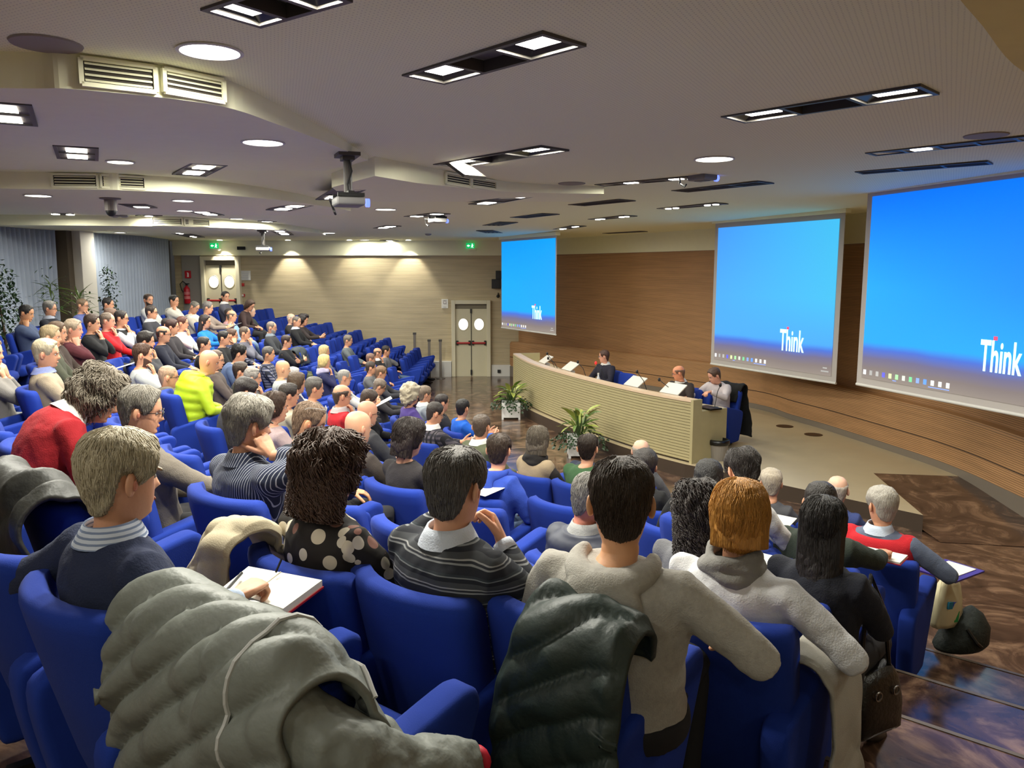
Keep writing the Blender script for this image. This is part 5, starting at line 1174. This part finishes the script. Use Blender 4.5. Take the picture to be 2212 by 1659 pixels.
person(595,880,64,'person in pink-beige sweater beyond the pinstripe shirt', C(160,140,140), ('updo',(66,46,34)), look=60, slim=True, strands=700)
person(530,848,66,'person in dark top bent over, left of the pink-beige sweater', C(44,42,46), ('thick',(38,30,26)), look=55, hp=25, lean=(0,-14))
person(614,848,48,'person in cream top, behind the pink-beige sweater', C(170,160,140), ('med',(42,34,30)), look=60, slim=True)
person(646,830,50,'person in navy top, left of the plain grey jacket', C(36,40,72), ('bob',(74,56,40)), look=55, slim=True)
person(687,842,50,'person in plain grey jacket with papers on the lap', C(104,104,104), ('med',(80,76,72)), look=62, garment='jacket')
person(545,814,50,'person in grey pullover with glasses pushed up, hand at mouth', C(90,90,94), ('med',(136,130,124)), look=70, glasses=True, onhead=True, arms=('lap','chin'))
person(522,802,46,'person in dark shirt just left of the pushed-up glasses', C(46,46,50), ('med',(58,46,38)), look=70)
person(611,797,46,'person in light grey shirt, right of the pushed-up glasses', C(176,180,180), ('bald',GREY), look=62, skin=(214,164,126))
person(634,812,40,'person in white blouse, beside the light grey shirt', C(190,186,184), ('woman',(164,160,158)), look=60, slim=True)
person(744,816,38,'person in white shirt and glasses, holding paper', C(190,188,184), ('crop',(136,132,126)), look=64, glasses=True, arms='hold')
person(701,782,37,'person in navy jacket with lilac scarf', C(34,36,72), ('woman',(204,182,120)), look=64, scarf=C(176,170,196), slim=True, arms=('lap','chin'), garment='jacket')
person(701,760,28,'person in grey top behind the lilac scarf', C(110,110,110), ('woman',(196,170,120)), look=70, slim=True)
person(801,795,33,'person in grey blazer, near the far wall in the front rows', C(98,98,100), ('short',(60,50,44)), look=68)
person(823,806,36,'person in dark suit with pale collar reading a sheet', C(48,48,54), ('med',(120,92,68)), look=72, collar=WH, arms='hold', hp=14)
person(801,776,29,'person in brown jacket beside the crossed-leg sitter', C(92,78,70), ('short',(124,94,80)), look=72)
person(816,763,28,'person in black jacket and tie, leaning on a hand', BLK, ('horseshoe',(80,66,56)), look=70, arms=('lap','chin'), collar=WH)
person(834,758,28,'person in grey jacket and jeans with legs stretched out', C(100,98,100), ('short',(42,34,30)), look=74, legs='long', trousers=JEANS, arms=('cheek','rest'), garment='jacket')
person(752,736,30,'person in mid-grey sweater sitting alone', C(92,98,100), ('med',(110,100,88)), look=86, arms='lap', hp=10)
person(619,738,32,'person in black jacket with arms crossed and glasses', C(30,30,34), ('short',(52,36,30)), look=72, glasses=True, arms='cross', trousers=C(80,84,60))
person(641,695,28,'person in black sweater over white collar, upper far seats', BLK, ('crop',(96,88,80)), look=100, collar=C(180,180,190), arms='lap')
person(656,692,26,'person in dark top holding a phone, upper far seats', C(44,36,36), ('curly',(36,28,26)), look=95, slim=True, arms='hold', hp=14)
person(629,688,24,'person in brown top, behind the black sweater over white collar', C(50,46,46), ('horseshoe',(190,180,170)), look=95, skin=PALES)
person(587,708,30,'person in dark grey sweater with collar, upper far seats', C(52,54,58), ('recede',(120,108,98)), look=80, collar=C(120,130,140), beard=(150,146,140))
person(540,660,26,'person in dark top stooping, near the red alarm boxes', C(60,44,42), ('bob',(66,46,32)), look=100, hp=30, slim=True, lean=(0,-14))
person(532,675,26,'person in dark green shirt, upper far seats', C(48,56,50), ('horseshoe',(196,190,184)), look=80, skin=PALES)
person(506,677,25,'person in pink shirt, behind the light blue shirt', C(170,128,132), ('recede',(46,36,32)), look=80)
person(494,684,29,'person in light blue shirt with arms folded', C(126,160,196), ('horseshoe',(86,76,68)), look=70, legs='cross', trousers=C(110,134,164))
person(487,641,24,'person in grey suit seated right in front of the upper left door', C(82,82,92), ('short',(34,28,26)), look=125, collar=WH, tl=1.08, garment='jacket')
person(458,664,29,'person in taupe sweater holding a white sheet', C(128,114,104), ('med',(112,106,100)), look=75, arms='hold', hp=12)
person(418,664,28,'person in cream hoodie looking down', C(206,198,184), ('crop',(104,98,88)), look=95, hp=28, hood=True)
person(376,650,30,'person in white hoodie touching the face', C(210,206,196), ('short',(30,26,24)), look=95, arms=('lap','cheek'), hood=True, k=0)
person(321,648,35,'person in white sweater sitting upright by the curtain', C(212,212,208), ('short',(70,54,44)), look=120, beard=(52,40,34), k=0, tl=1.08, trousers=JEANS)
person(327,675,32,'person in dark suit and tie below the white sweater', C(46,46,52), ('short',(52,42,36)), look=78, collar=WH, glasses=True, garment='jacket')
person(431,697,34,'person in bright blue jacket reading in the left block', C(24,112,190), ('long',(40,30,28)), look=85, slim=True, arms='hold', hp=10, hairlen=.16, garment='jacket')
person(399,698,31,'person in white shirt and dark cardigan, left of the bright blue jacket', C(206,204,202), ('short',(88,54,44)), look=75, arms=('lap','chin'))
person(382,705,31,'person in dark jacket, right of the crimson sweater', C(44,40,44), ('med',(60,36,32)), look=75)
person(362,703,32,'person in crimson sweater with one arm raised to the chin', C(140,30,48), ('recede',(40,32,30)), look=75, arms=('lap','chin'))
person(353,722,35,'person in navy tracksuit top with white emblem', C(34,36,50), ('horseshoe',(46,38,34)), look=72, glasses=True, arms='lap')
person(262,688,36,'person in black vest with white sleeves, fist at the mouth', C(190,190,194), ('short',(40,32,30)), look=72, glasses=True, arms='chin', yoke=BLK)
person(240,683,35,'person in dark red shirt, between the black jacket and the white sleeves', C(120,40,40), ('med',(120,92,76)), look=74, skin=PINK)
person(226,695,37,'person in scarlet sweater holding a hand to the face', C(186,26,36), ('recede',(120,104,90)), look=72, skin=PINK, arms=('lap','chin'))
person(207,697,41,'person in black jacket with fists at the chin, left block', C(32,32,34), ('med',(66,48,38)), look=72, arms='chin', garment='jacket')
person(232,658,35,'person in dark jacket hand on cheek, before the slim ficus', C(44,42,46), ('short',(28,24,22)), look=78, arms=('lap','cheek'), k=0)
person(180,660,35,'person in blue shirt with fist on mouth, before the palm', C(86,96,150), ('short',(110,90,68)), look=82, glasses=True, arms=('lap','chin'), k=0)
person(108,667,38,'person in dark jacket and sunglasses by the left curtain', C(34,36,44), ('med',(118,114,108)), look=76, glasses=True, collar=C(170,176,190), k=0, garment='jacket')
person(57,677,40,'person in slate blue shirt leaning face on hand, leftmost chair', C(70,82,110), ('short',(26,23,22)), look=80, arms=('lap','cheek'), hp=14, skin=TAN, k=0)
person(153,714,42,'person in maroon jacket with hand on cheek', C(84,36,44), ('med',(168,150,128)), look=74, arms=('lap','cheek'), skin=PINK)
person(131,716,40,'person in dark brown jacket behind the olive jacket', C(62,50,44), ('med',(92,70,50)), look=72)
person(110,728,46,'person in olive jacket behind the beige sweater', C(74,76,62), ('med',(166,146,110)), look=70, garment='jacket')
person(144,737,44,'person in dark green fleece resting chin in palm', C(52,64,56), ('recede',(130,106,86)), look=72, arms=('lap','chin'), skin=PINK)
person(100,762,60,'person in beige sweater with light blue collar', C(146,132,112), ('med',(170,158,132)), look=70, collar=C(130,140,190))
person(-22,765,50,'person cut off by the left edge, hands before the face', C(120,116,112), ('med',(120,100,80)), look=75, arms='chin', trousers=C(110,112,112))
person(316,738,48,'person in charcoal sweater with fist at lips', C(66,66,70), ('thick',(38,30,26)), look=68, beard=True, arms=('lap','chin'))
person(312,773,53,'person in light grey sweater with hand at chin, left block', C(166,168,168), ('short',(78,54,42)), look=66, beard=True, arms=('lap','chin'), strands=600)
person(364,812,52,'person in dark grey jacket with scarf, fist raised', C(82,78,72), ('crop',(160,130,108)), look=62, glasses=True, scarf=C(104,100,94), arms=('lap','raise'), garment='jacket')
person(441,745,38,'person in black top hidden behind the lime green jacket', BLK, ('short',(40,33,30)), look=72)
person(444,777,54,'person in lime green puffer jacket leaning forward', LIME, ('bald',GREY), look=66, puff=.02, grow=.035, lean=(4,-22), tl=1.06, hood=True, skin=(210,150,116), hp=16, k=2, garment='jacket', build=1.1)
person(467,776,46,'person in brown shirt with glasses, beyond the lime green jacket', C(84,74,70), ('short',(90,72,60)), look=75, glasses=True)
person(486,730,39,'person in black T-shirt with a pad on the lap', C(26,26,28), ('short',(26,22,21)), look=76)
person(507,724,36,'person in indigo plaid shirt hand on forehead', BLUEPLAID, ('short',(80,56,42)), look=74, arms=('lap','temple'))
person(522,722,35,'person in grey striped shirt, right of the indigo plaid', C(100,100,112), ('recede',(84,70,60)), look=78, arms=('lap','chin'))
person(516,768,47,'person in denim blue shirt with grey sleeves', C(86,104,140), ('med',(26,23,23)), look=62, hp=14, lean=(-2,-14), strands=600)
person(580,765,42,'person in navy checked shirt looking right', BLUEPLAID, ('short',(78,74,70)), look=74, skin=TAN)
# ---- panel behind the desk
pd = desk_dir(len(DC)//2)
person(1305,770,36,'person in dark suit and tie speaking at the desk', C(36,34,48), ('short',(74,46,34)), floor=.2, face=(-.80,-.6), look=-72, arms='clasp', collar=WH, tie=C(40,40,54), glasses=(120,110,104), group='panel at the desk', garment='jacket', lod=1, lean=(2,0), skin=PINK)
person(1466,806,42,'person in dark brown jacket at the desk looking left', C(52,44,42), ('horseshoe',(120,86,66)), floor=.2, face=(-.7,-.7), look=-76, arms='write', collar=WH, glasses=(120,110,104), group='panel at the desk', garment='jacket', lod=1, lean=(0,-8), skin=(214,140,104), hp=14)
person(1543,812,46,'person in white shirt leaning over the desk end', C(196,186,188), ('med',(84,62,50)), floor=.2, face=(-.72,-.7), look=-100, arms=((V(-.12,.46,.92),V(-.8,0,-.6),V(-.2,.9,-.2),V(0,0,-1),'curl'),(V(.42,.34,.80),V(.6,-.3,-.6),V(-.9,.5,-.2),V(-.3,0,-.8),'relaxed')), group='panel at the desk', garment='shirt', lod=1, lean=(-6,-16), hp=24, skin=PINK)
# ---- settle everyone into the rows, push neighbours apart along their row, then build
FIT = [build_person(*a, **dict(k, fit=1)) for a, k in SPECS]
for _ in range(60):
    for i in range(len(FIT)):
        for j in range(i):
            A, B = FIT[i], FIT[j]
            if A['k'] is None or B['k'] is None or abs(A['z']-B['z']) > .6: continue
            d = A['root']-B['root']; L = d.length
            if L < .53:
                t = row_dir((A['root']+B['root'])/2); t = Vector((-t.y, t.x)); s = 1 if d.dot(t) >= 0 else -1; q = t*s*(.53-L)*.26; A['root'] += q; B['root'] -= q
for (a, k), f in zip(SPECS, FIT):
    k = dict(k)
    if f['k'] is not None: k.update(root=f['root'], k=f['k'])
    build_person(*a, **k)
# ---- a chair under every seated person
def chair_under(P):
    core = P['label'].split(',')[0].replace('person in ', 'person in ')
    lab = 'blue armchair under the '+core; w = lab.split(); lab = ' '.join(w[:16])
    sh_ = Vector((TT.x, TT.y, 0))*P.get('cshift', 0)
    return chair(P['root']+sh_, P['yaw'] if 'turn' not in P else P['yaw']-math.radians(P['turn']), lab)
for P in PEOPLE: chair_under(P)
# ================================================================== EMPTY SEATS
def near(loc, d): return any((Vector((c.location.x, c.location.y))-loc).length < d for c in CHAIRS)
def seen(p):
    x, y, z = p; f = y*math.cos(PITCH)-(z-CZ)*math.sin(PITCH)
    if f < .6: return False
    u = 1106+FPX*x/f; v = 829.5-FPX*(y*math.sin(PITCH)+(z-CZ)*math.cos(PITCH))/f; return -60 < u < 2270 and 300 < v < 1700
ORD = ['back','second','third','fourth','fifth','sixth','front']; NTH = ['first','second','third','fourth','fifth','sixth','seventh','eighth','ninth','tenth','eleventh','twelfth','thirteenth','fourteenth','fifteenth','sixteenth','seventeenth','eighteenth','nineteenth','twentieth']
ROOTS = {P['label']: P for P in PEOPLE}
def find(sub): return next(P for P in PEOPLE if sub in P['label'])
# chair carrying the grey padded jacket, and the chair under the outstretched arm
PUFF_CHAIR = chair((-.47,2.00,ROW_Z[0]), yaw_of(NN), 'blue armchair with the grey padded jacket, nearest the camera')
nv = find('navy sweater writing'); LEFT_CHAIR = chair(nv['root']+Vector((-TT.x*.63,-TT.y*.63,0)), yaw_of(NN), 'blue armchair left of the navy sweater, cut by the left edge')
JACKET_CHAIR = chair((-1.70,3.27,ROW_Z[0]), yaw_of(NN), 'blue armchair with the black jacket, between navy and red sweaters')
for k in range(7):
    r = ROW_R[k]; ps = [P for P in PEOPLE if P.get('k') == k]
    def s_of(p):
        d = Vector((p.x, p.y))-CC
        if d.y > 0: return -d.y
        if d.dot(TT) > 0: return r*ARC+d.dot(TT)
        return r*math.atan2(-d.y, -d.x)
    smax = max(s_of(P['root']) for P in ps); s = -(22.1-CC.y); n = 0
    while s < smax-.2:
        p = row_pt(r, s)
        if not near(p, .60) and seen((p.x, p.y, ROW_Z[k]+.85)) and n < 20:
            chair((p.x, p.y, ROW_Z[k]), yaw_of(row_dir(p)), 'empty blue armchair, %s row, %s free seat counted from the far wall' % (ORD[k], NTH[n]), 'empty blue armchairs'); n += 1; s += .58
        else: s += .10
# blue seats behind the desk that nobody uses
for u, l in ((1256,'empty blue seat behind the desk, left of the speaker'),(1362,'empty blue seat behind the desk, right of the speaker'),(1412,'empty blue seat behind the desk, left of the brown jacket')):
    i = idx_for(u-22); p = desk_at(i, 1.0); chair((p.x, p.y, .2), yaw_of(-desk_dir(i)), l, 'empty seats behind the desk')

# ================================================================== COATS
def fold_noise(p, s): return noise.noise(Vector(p)*s)
def drape(ch, name, label, mat, path, w0, w1, xoff=0, pitch=.075, puff=.018, thick=.018, seed=1, turn=0, rough=.03, diag=.55, cat='jacket', trim=None, nu=72, nv=64):
    """cloth laid over a chair: path = (y,z) in the chair's frame, from the front over the top and down behind"""
    pts = catmull([(0, y, z) for y, z in path], 10); L = [0]
    for i in range(1, len(pts)): L.append(L[-1]+(pts[i]-pts[i-1]).length)
    def at(t):
        t *= L[-1]
        for i in range(1, len(pts)):
            if L[i] >= t: q = (t-L[i-1])/(L[i]-L[i-1]); d = (pts[i]-pts[i-1]).normalized(); return pts[i-1].lerp(pts[i], q), Vector((0, d.z, -d.y))
        return pts[-1], Vector((0,0,1))
    rows = []; sd = seed*3.7
    for i in range(nu+1):
        t = i/nu; c, nrm = at(t); row = []
        for j in range(nv+1):
            q = -1+2*j/nv; w = (w0*(1-t)+w1*t)*(1+.16*fold_noise((t*3+sd, q*.6, 1), 1.3)); x = xoff+q*w+.05*fold_noise((t*4, sd, q), 1); sl = t*L[-1]
            e = (sl+q*w*diag)/pitch; pf = puff*abs(math.sin(PI*e))**.55; edge = min(1, (1-abs(q))*6)*min(1, t*9)*min(1, (1-t)*9)
            bulge = rough*fold_noise((x*3+sd, sl*3, seed), 1.6)+.5*rough*fold_noise((x*9, sl*9+sd, 2), 1.0)
            drop = -.10*max(0, abs(x)-.29)*(1 if c.z > .7 else .3)*3 - .012*(1-edge)
            p = c+nrm*(.022+pf*edge+abs(bulge)*.9); row.append(Vector((x, p.y+fold_noise((q*2, t*2, sd), 1)*.03*(1-edge), p.z+drop)))
        rows.append(row)
    m = MB(); m.rings(rows, cap=False, closed=False); root = empty(name, ch.location, ch.rotation_euler.z+turn, label, cat)
    o = m.obj('shell', mat, root, True); sm = o.modifiers.new('solid','SOLIDIFY'); sm.thickness = thick; sm.offset = -1
    if trim:
        tw = MB(); tw.tube([rows[i][nv*8//10]+Vector((0,0,.002)) for i in range(nu//8, nu, 2)], .006, 6); tw.obj('zip', trim, root)
        tw = MB(); tw.tube([rows[nu*5//16][j]+Vector((0,0,.012)) for j in range(0, nv+1, 2)], .006, 6); tw.obj('hem_trim', trim, root)
    return root, rows
BACKPATH = [(-.14,.62),(-.19,.76),(-.235,.87),(-.28,.915),(-.345,.90),(-.375,.80),(-.37,.62),(-.34,.40),(-.31,.22)]
GREYPUFF = M('grey_nylon', (122,126,120), .5, var=.10, vscale=5, bump=.25, bscale=24)
root, rows = drape(PUFF_CHAIR,'padded_jacket','large grey padded jacket draped over the nearest blue armchair',GREYPUFF,[(-.02,.56),(-.14,.68),(-.22,.86),(-.275,.925),(-.35,.91),(-.385,.80),(-.39,.62),(-.38,.44),(-.36,.28)],.42,.40,-.03,.115,.034,.02,3,0,.045,.75, nu=120, nv=100, trim=M('zip_silver',(190,190,188),.4))
sl = MB(); sl.tube([(.26,-.36,.86),(.36,-.30,.78),(.42,-.18,.68),(.44,-.02,.62),(.45,.06,.60)],[.075,.085,.080,.070,.050],16); o = sl.obj('sleeve', GREYPUFF, root, True); r_ = o.modifiers.new('r','REMESH'); r_.mode='VOXEL'; r_.voxel_size=.012; r_.use_smooth_shade=True; d_ = o.modifiers.new('d','DISPLACE'); d_.texture = NEWTEX; d_.strength=.05; d_.texture_coords='LOCAL'
ln = MB(); ln.ell((.452,.075,.598),(.034,.02,.034),12,8); ln.obj('red_lining', M('lining_red',(196,24,52),.6), root, True)
hoodP = find('heather grey hoodie'); HC_ = next(c for c in CHAIRS if 'heather grey' in c['label'])
drape(HC_,'padded_jacket','dark green padded jacket hanging behind the grey hoodie',M('green_nylon',(36,48,44),.5,var=.1,bump=.2,bscale=30),[(-.2,.80),(-.245,.885),(-.285,.92),(-.345,.90),(-.385,.78),(-.40,.58),(-.42,.36),(-.46,.12)],.14,.30,.20,.12,.030,.02,5,0,.05,.6, nu=100, nv=70)
pk = find('pale dots'); PC_ = next(c for c in CHAIRS if 'pale dots' in c['label'])
drape(PC_,'coat','beige coat folded over the armchair with the dotted blouse',M('beige_wool',(176,164,138),.9,var=.06,bump=.15,bscale=200),[(-.10,.74),(-.2,.86),(-.26,.95),(-.35,.93),(-.40,.82),(-.40,.66)],.10,.14,-.26,.09,.012,.02,7,0,.05,.2,'coat')
root, rows = drape(JACKET_CHAIR,'padded_jacket','black jacket with yellow strips over the chair behind the navy sweater',M('black_nylon',(38,38,34),.55,var=.2,bump=.2,bscale=30),[(-.02,.62),(-.18,.78),(-.25,.92),(-.32,.95),(-.40,.88),(-.42,.70),(-.40,.50)],.36,.40,0,.2,.014,.02,9,0,.07,.3)
for dx in (-.1,.1): s_ = MB(); s_.box((dx,-.435,.74),(.05,.012,.03), rot=Matrix.Rotation(.5,3,'Y')); s_.obj('yellow_strip', M('strip_yellow',(206,206,60),.5), root)
wm = find('pale grey sweater with grey scarf'); WC_ = next(c for c in CHAIRS if 'grey scarf' in c['label'] or 'pale grey sweater' in c['label'])
drape(WC_,'coat','long light grey coat hanging over the aisle armrest',M('grey_wool',(168,164,154),.95,var=.06,bump=.2,bscale=200),[(-.16,.58),(-.22,.70),(-.29,.72),(-.345,.66),(-.36,.45),(-.37,.22),(-.37,.06)],.13,.15,.02,.16,.006,.016,11,PI/2,.03,.1,'coat')
far = find('arms crossed and glasses'); p = far['root']
cs = [c for c in CHAIRS if c['label'].startswith('empty blue armchair, fifth row')]
if cs:
    cs.sort(key=lambda c: (Vector((c.location.x, c.location.y))-Vector(at_y(705,730,16.2)[:2])).length)
    drape(cs[0],'coat','dark coat thrown across the empty far seats',M('dark_coat',(44,52,58),.8),BACKPATH[:7],.34,.36,0,.3,.01,.02,13,0,.05,.2,'coat',nu=30,nv=24)
cc = next(c for c in CHAIRS if 'person in white shirt leaning' in c['label'])
drape(cc,'coat','black coat hung on the chair at the right end of the desk',M('black_wool',(12,12,13),.9),[(-.16,.70),(-.22,.85),(-.28,.95),(-.38,.93),(-.43,.80),(-.46,.55),(-.47,.32),(-.46,.12)],.30,.40,.06,.3,.012,.02,15,0,.05,.2,'coat',nu=40,nv=36)

# ================================================================== HAND-HELD AND SMALL THINGS
def wpos(P, s, off=(0,0,0)): W = P['arm'][s][2]; return P['root']+rotz(P['yaw']) @ (W+Vector(off))
def sheet(P, label, s=1, off=(0,.13,.02), size=(.21,.29), tilt=.45, mat=None, name='paper_sheet', cat='paper', th=.003):
    m = MB(); m.box((0,0,0),(size[0],size[1],th)); o = m.obj(name, mat or PAPER, loc=wpos(P, s, off)); o.rotation_euler = (tilt,0,P['yaw']); return tag(o, label, cat)
sheet(find('holding a white sheet'),'white sheet held by the person in the taupe sweater'); sheet(find('pale collar reading'),'white sheet read by the person in the dark suit')
sheet(find('glasses, holding paper'),'white paper held by the person in white shirt with glasses'); sheet(find('maroon'),'rolled white papers before the maroon jacket',-1,(.05,.2,.03),(.2,.3),.3)
sheet(find('scarf, fist raised'),'large white printed sheet below the raised fist',-1,(.16,.26,.02),(.25,.34),.5)
sheet(find('crimson'),'white notepad on the lap beside the crimson sweater',-1,(.05,.12,.03),(.16,.24),.1); sheet(find('black T-shirt'),'white notepad on the lap of the black T-shirt',-1,(.05,.14,.03),(.16,.24),.1)
sheet(find('plain grey jacket with papers'),'white papers on the lap of the plain grey jacket',1,(-.02,.16,.03)); sheet(find('black top behind the striped'),'white pad beside the royal blue sweatshirt',1,(.05,.26,.06),(.2,.26),.1)
sheet(find('grey cardigan writing'),'white sheet in front of the grey cardigan',1,(0,.16,.03),(.2,.2),.2); sheet(find('stooping forward over'),'white sheet right below the white sweater',1,(0,.18,-.02),(.2,.2),.2)
sheet(find('charcoal sweater with fist'),'small white sheet near the charcoal sweater',-1,(0,.2,.02),(.15,.21),.3); sheet(find('taupe shirt turned'),'white sheet beside the taupe shirt',1,(.02,.16,0),(.2,.25),.1)
def phone(P, label, col, s=1, off=(-.06,.12,.05)):
    root = empty('mobile_phone', wpos(P, s, off), P['yaw'], label, 'phone'); root.rotation_euler = (.7,0,P['yaw'])
    m = MB(); m.box((0,0,0),(.075,.15,.010)); cs_ = m.obj('case', BLACK, root, bevel=.003); m = MB(); m.box((0,0,.0058),(.066,.125,.001)); m.obj('display', M('phone_display_%d' % col[0], col, .3, emit=col, estr=1.2), cs_)
phone(find('dark plaid jacket'),'lit mobile phone held by the person in dark plaid',(190,240,235)); phone(find('dark top holding a phone'),'dark mobile phone held in the far seats',(60,70,80))
gp = find('dark green sweater writing'); root = empty('notepad', wpos(gp,1,(-.03,.14,-.045)), gp['yaw'], 'white notepad with red cover under the dark green sleeve', 'notebook')
m = MB(); m.box((0,0,0),(.24,.17,.012)); m.obj('pages', PAPER, root); m = MB(); m.box((0,0,-.009),(.25,.18,.005)); m.obj('cover', M('cover_red',(180,24,44),.5), root)
rv = find('red fleece vest'); root = empty('folder', wpos(rv,1,(-.02,.18,-.05)), rv['yaw']-.3, 'purple folder with white sheet beside the red vest', 'folder')
m = MB(); m.box((0,0,0),(.27,.36,.012)); m.obj('cover', M('folder_purple',(62,44,132),.5), root); m = MB(); m.box((0,.02,.009),(.19,.26,.004)); m.obj('sheet', PAPER, root)
# open notebook with red cover before the navy sweater
z0 = at_z(595,1272,2.02).z; c4 = [at_z(u, v, 1.97) for u, v in ((480,1275),(612,1320),(696,1258),(537,1228))]; cen = sum(c4, Vector())/4
root = empty('notebook', cen, 0, 'open notebook with white pages and red cover before the navy sweater', 'notebook'); loc = [p-cen for p in c4]
def slab(pts, a, b_): m = MB(); m.rings([[p+Vector((0,0,a)) for p in pts], [p+Vector((0,0,b_)) for p in pts]]); return m
slab([p*1.03 for p in loc],-.020,-.014).obj('cover', M('cover_red'), root); slab(loc,-.014,.008).obj('pages', M('page_white',(240,236,222),.7), root)
m = MB(); mid = [(loc[0]+loc[3])/2, (loc[1]+loc[2])/2]
sp_ = (loc[3]*.55+loc[2]*.45, loc[0]*.55+loc[1]*.45); m.tube([sp_[0]+Vector((0,0,.009)), sp_[1]+Vector((0,0,.009))], .002, 5); m.obj('fold', M('page_fold',(200,192,170),.8), root)
m = MB(); p0 = at_z(522,1238,2.0); m.tube([p0, at_z(470,1296,2.02)], .005, 7); tag(m.obj('pen', BLACK), 'black and silver pen in the writing hand', 'pen')
m = MB(); m.tube([at_z(596,1236,2.0), at_z(608,1208,2.03)], .004, 6); tag(m.obj('pen', DARKMETAL), 'dark pen lying at the top of the open notebook', 'pen')
# sleeve print on the red jacket
rj = find('red jacket with white'); S, E_, W_, fa = rj['arm'][-1]
for i in range(4):
    c = S.lerp(E_, .25+.16*i)+Vector((-.075,-.02,.0)); m = MB(); m.box(c,(.012,.07,.016)); m.obj('sleeve_print', M('print_cream',(206,190,160),.8), rj['obj'])
# ---- bags at the aisle
q = at_z(1882,1572,ROW_Z[2]); root = empty('handbag', q, .5, 'black leather handbag with long strap beside the grey coat', 'bag')
LEATHER = M('black_leather',(24,21,19),.35,bump=.2,bscale=60)
m = MB(); rs = []
for z, w, d in ((0,.13,.06),(.02,.15,.075),(.12,.15,.075),(.24,.13,.055),(.29,.11,.03)):
    rs.append([Vector((w*math.copysign(abs(math.cos(t))**.6,math.cos(t)), d*math.copysign(abs(math.sin(t))**.6,math.sin(t)), z+.012*math.sin(t*3+z*20))) for t in [2*PI*j/24 for j in range(24)]])
m.rings(rs); m.obj('bag_body', LEATHER, root, True); m = MB(); m.tube([(-.10,0,.26),(-.09,0,.55),(-.03,.03,.72),(.04,0,.55),(.10,0,.26)], .010, 6); m.obj('strap', LEATHER, root)
for x in (-.06,.06): m = MB(); m.tube([(x+.02*math.cos(t),-.07,.20+.02*math.sin(t)) for t in [2*PI*j/12 for j in range(13)]], .004, 5); m.obj('ring', STEEL, root)
q = at_z(2072,1396,ROW_Z[5]); root = empty('rucksack', q, .3, 'dark green bag slumped on the aisle floor under the tote', 'bag')
m = MB(); rs = []
for z, w, d in ((0,.20,.12),(.03,.22,.14),(.12,.20,.13),(.20,.14,.09),(.25,.06,.04)):
    rs.append([Vector((w*math.cos(t)+.04*math.sin(z*9), d*math.sin(t), z*(1+.2*math.cos(t)))) for t in [2*PI*j/24 for j in range(24)]])
m.rings(rs); o = m.obj('bag_body', M('rucksack_green',(26,34,30),.7,bump=.3,bscale=40), root, True); m = MB(); m.tube([(-.05,-.1,.18),(-.02,-.16,.10),(.05,-.14,.05)], .012, 6); m.obj('strap', BLACK, root)
q = Vector((0,0,CZ))+ray(2046,1300)*(at_z(2072,1396,ROW_Z[5]).y/ray(2072,1396).y-.05); root = empty('tote_bag', (q.x,q.y,q.z-.17), .5, 'cream cotton tote bag with blue and green print by the aisle', 'bag')
m = MB(); rs = []
for z, w, d in ((0,.13,.05),(.04,.15,.06),(.18,.14,.06),(.30,.10,.04),(.36,.06,.03)):
    rs.append([Vector((w*math.copysign(abs(math.cos(t))**.5,math.cos(t)), d*math.sin(t)+.01*math.sin(5*t+z*30), z)) for t in [2*PI*j/28 for j in range(28)]])
m.rings(rs); m.obj('bag_body', M('tote_cotton',(206,196,160),.9), root, True)
for (x0, x1, z0_, z1_), c in (((-.03,.05,.11,.19),(64,84,190)),((-.05,.05,.04,.12),(40,150,80)),((-.08,-.03,.15,.20),(30,120,150))):
    m = MB(); m.box(((x0+x1)/2,-.058,(z0_+z1_)/2),(x1-x0,.012,z1_-z0_), rot=Matrix.Rotation(.15,3,'Y')); m.obj('print', M('tote_%d' % c[0], c, .8), root)
m = MB(); m.tube([(-.05,0,.34),(-.03,.0,.46),(.03,0,.46),(.05,0,.34)], .010, 6); m.obj('handles', M('tote_cotton'), root)
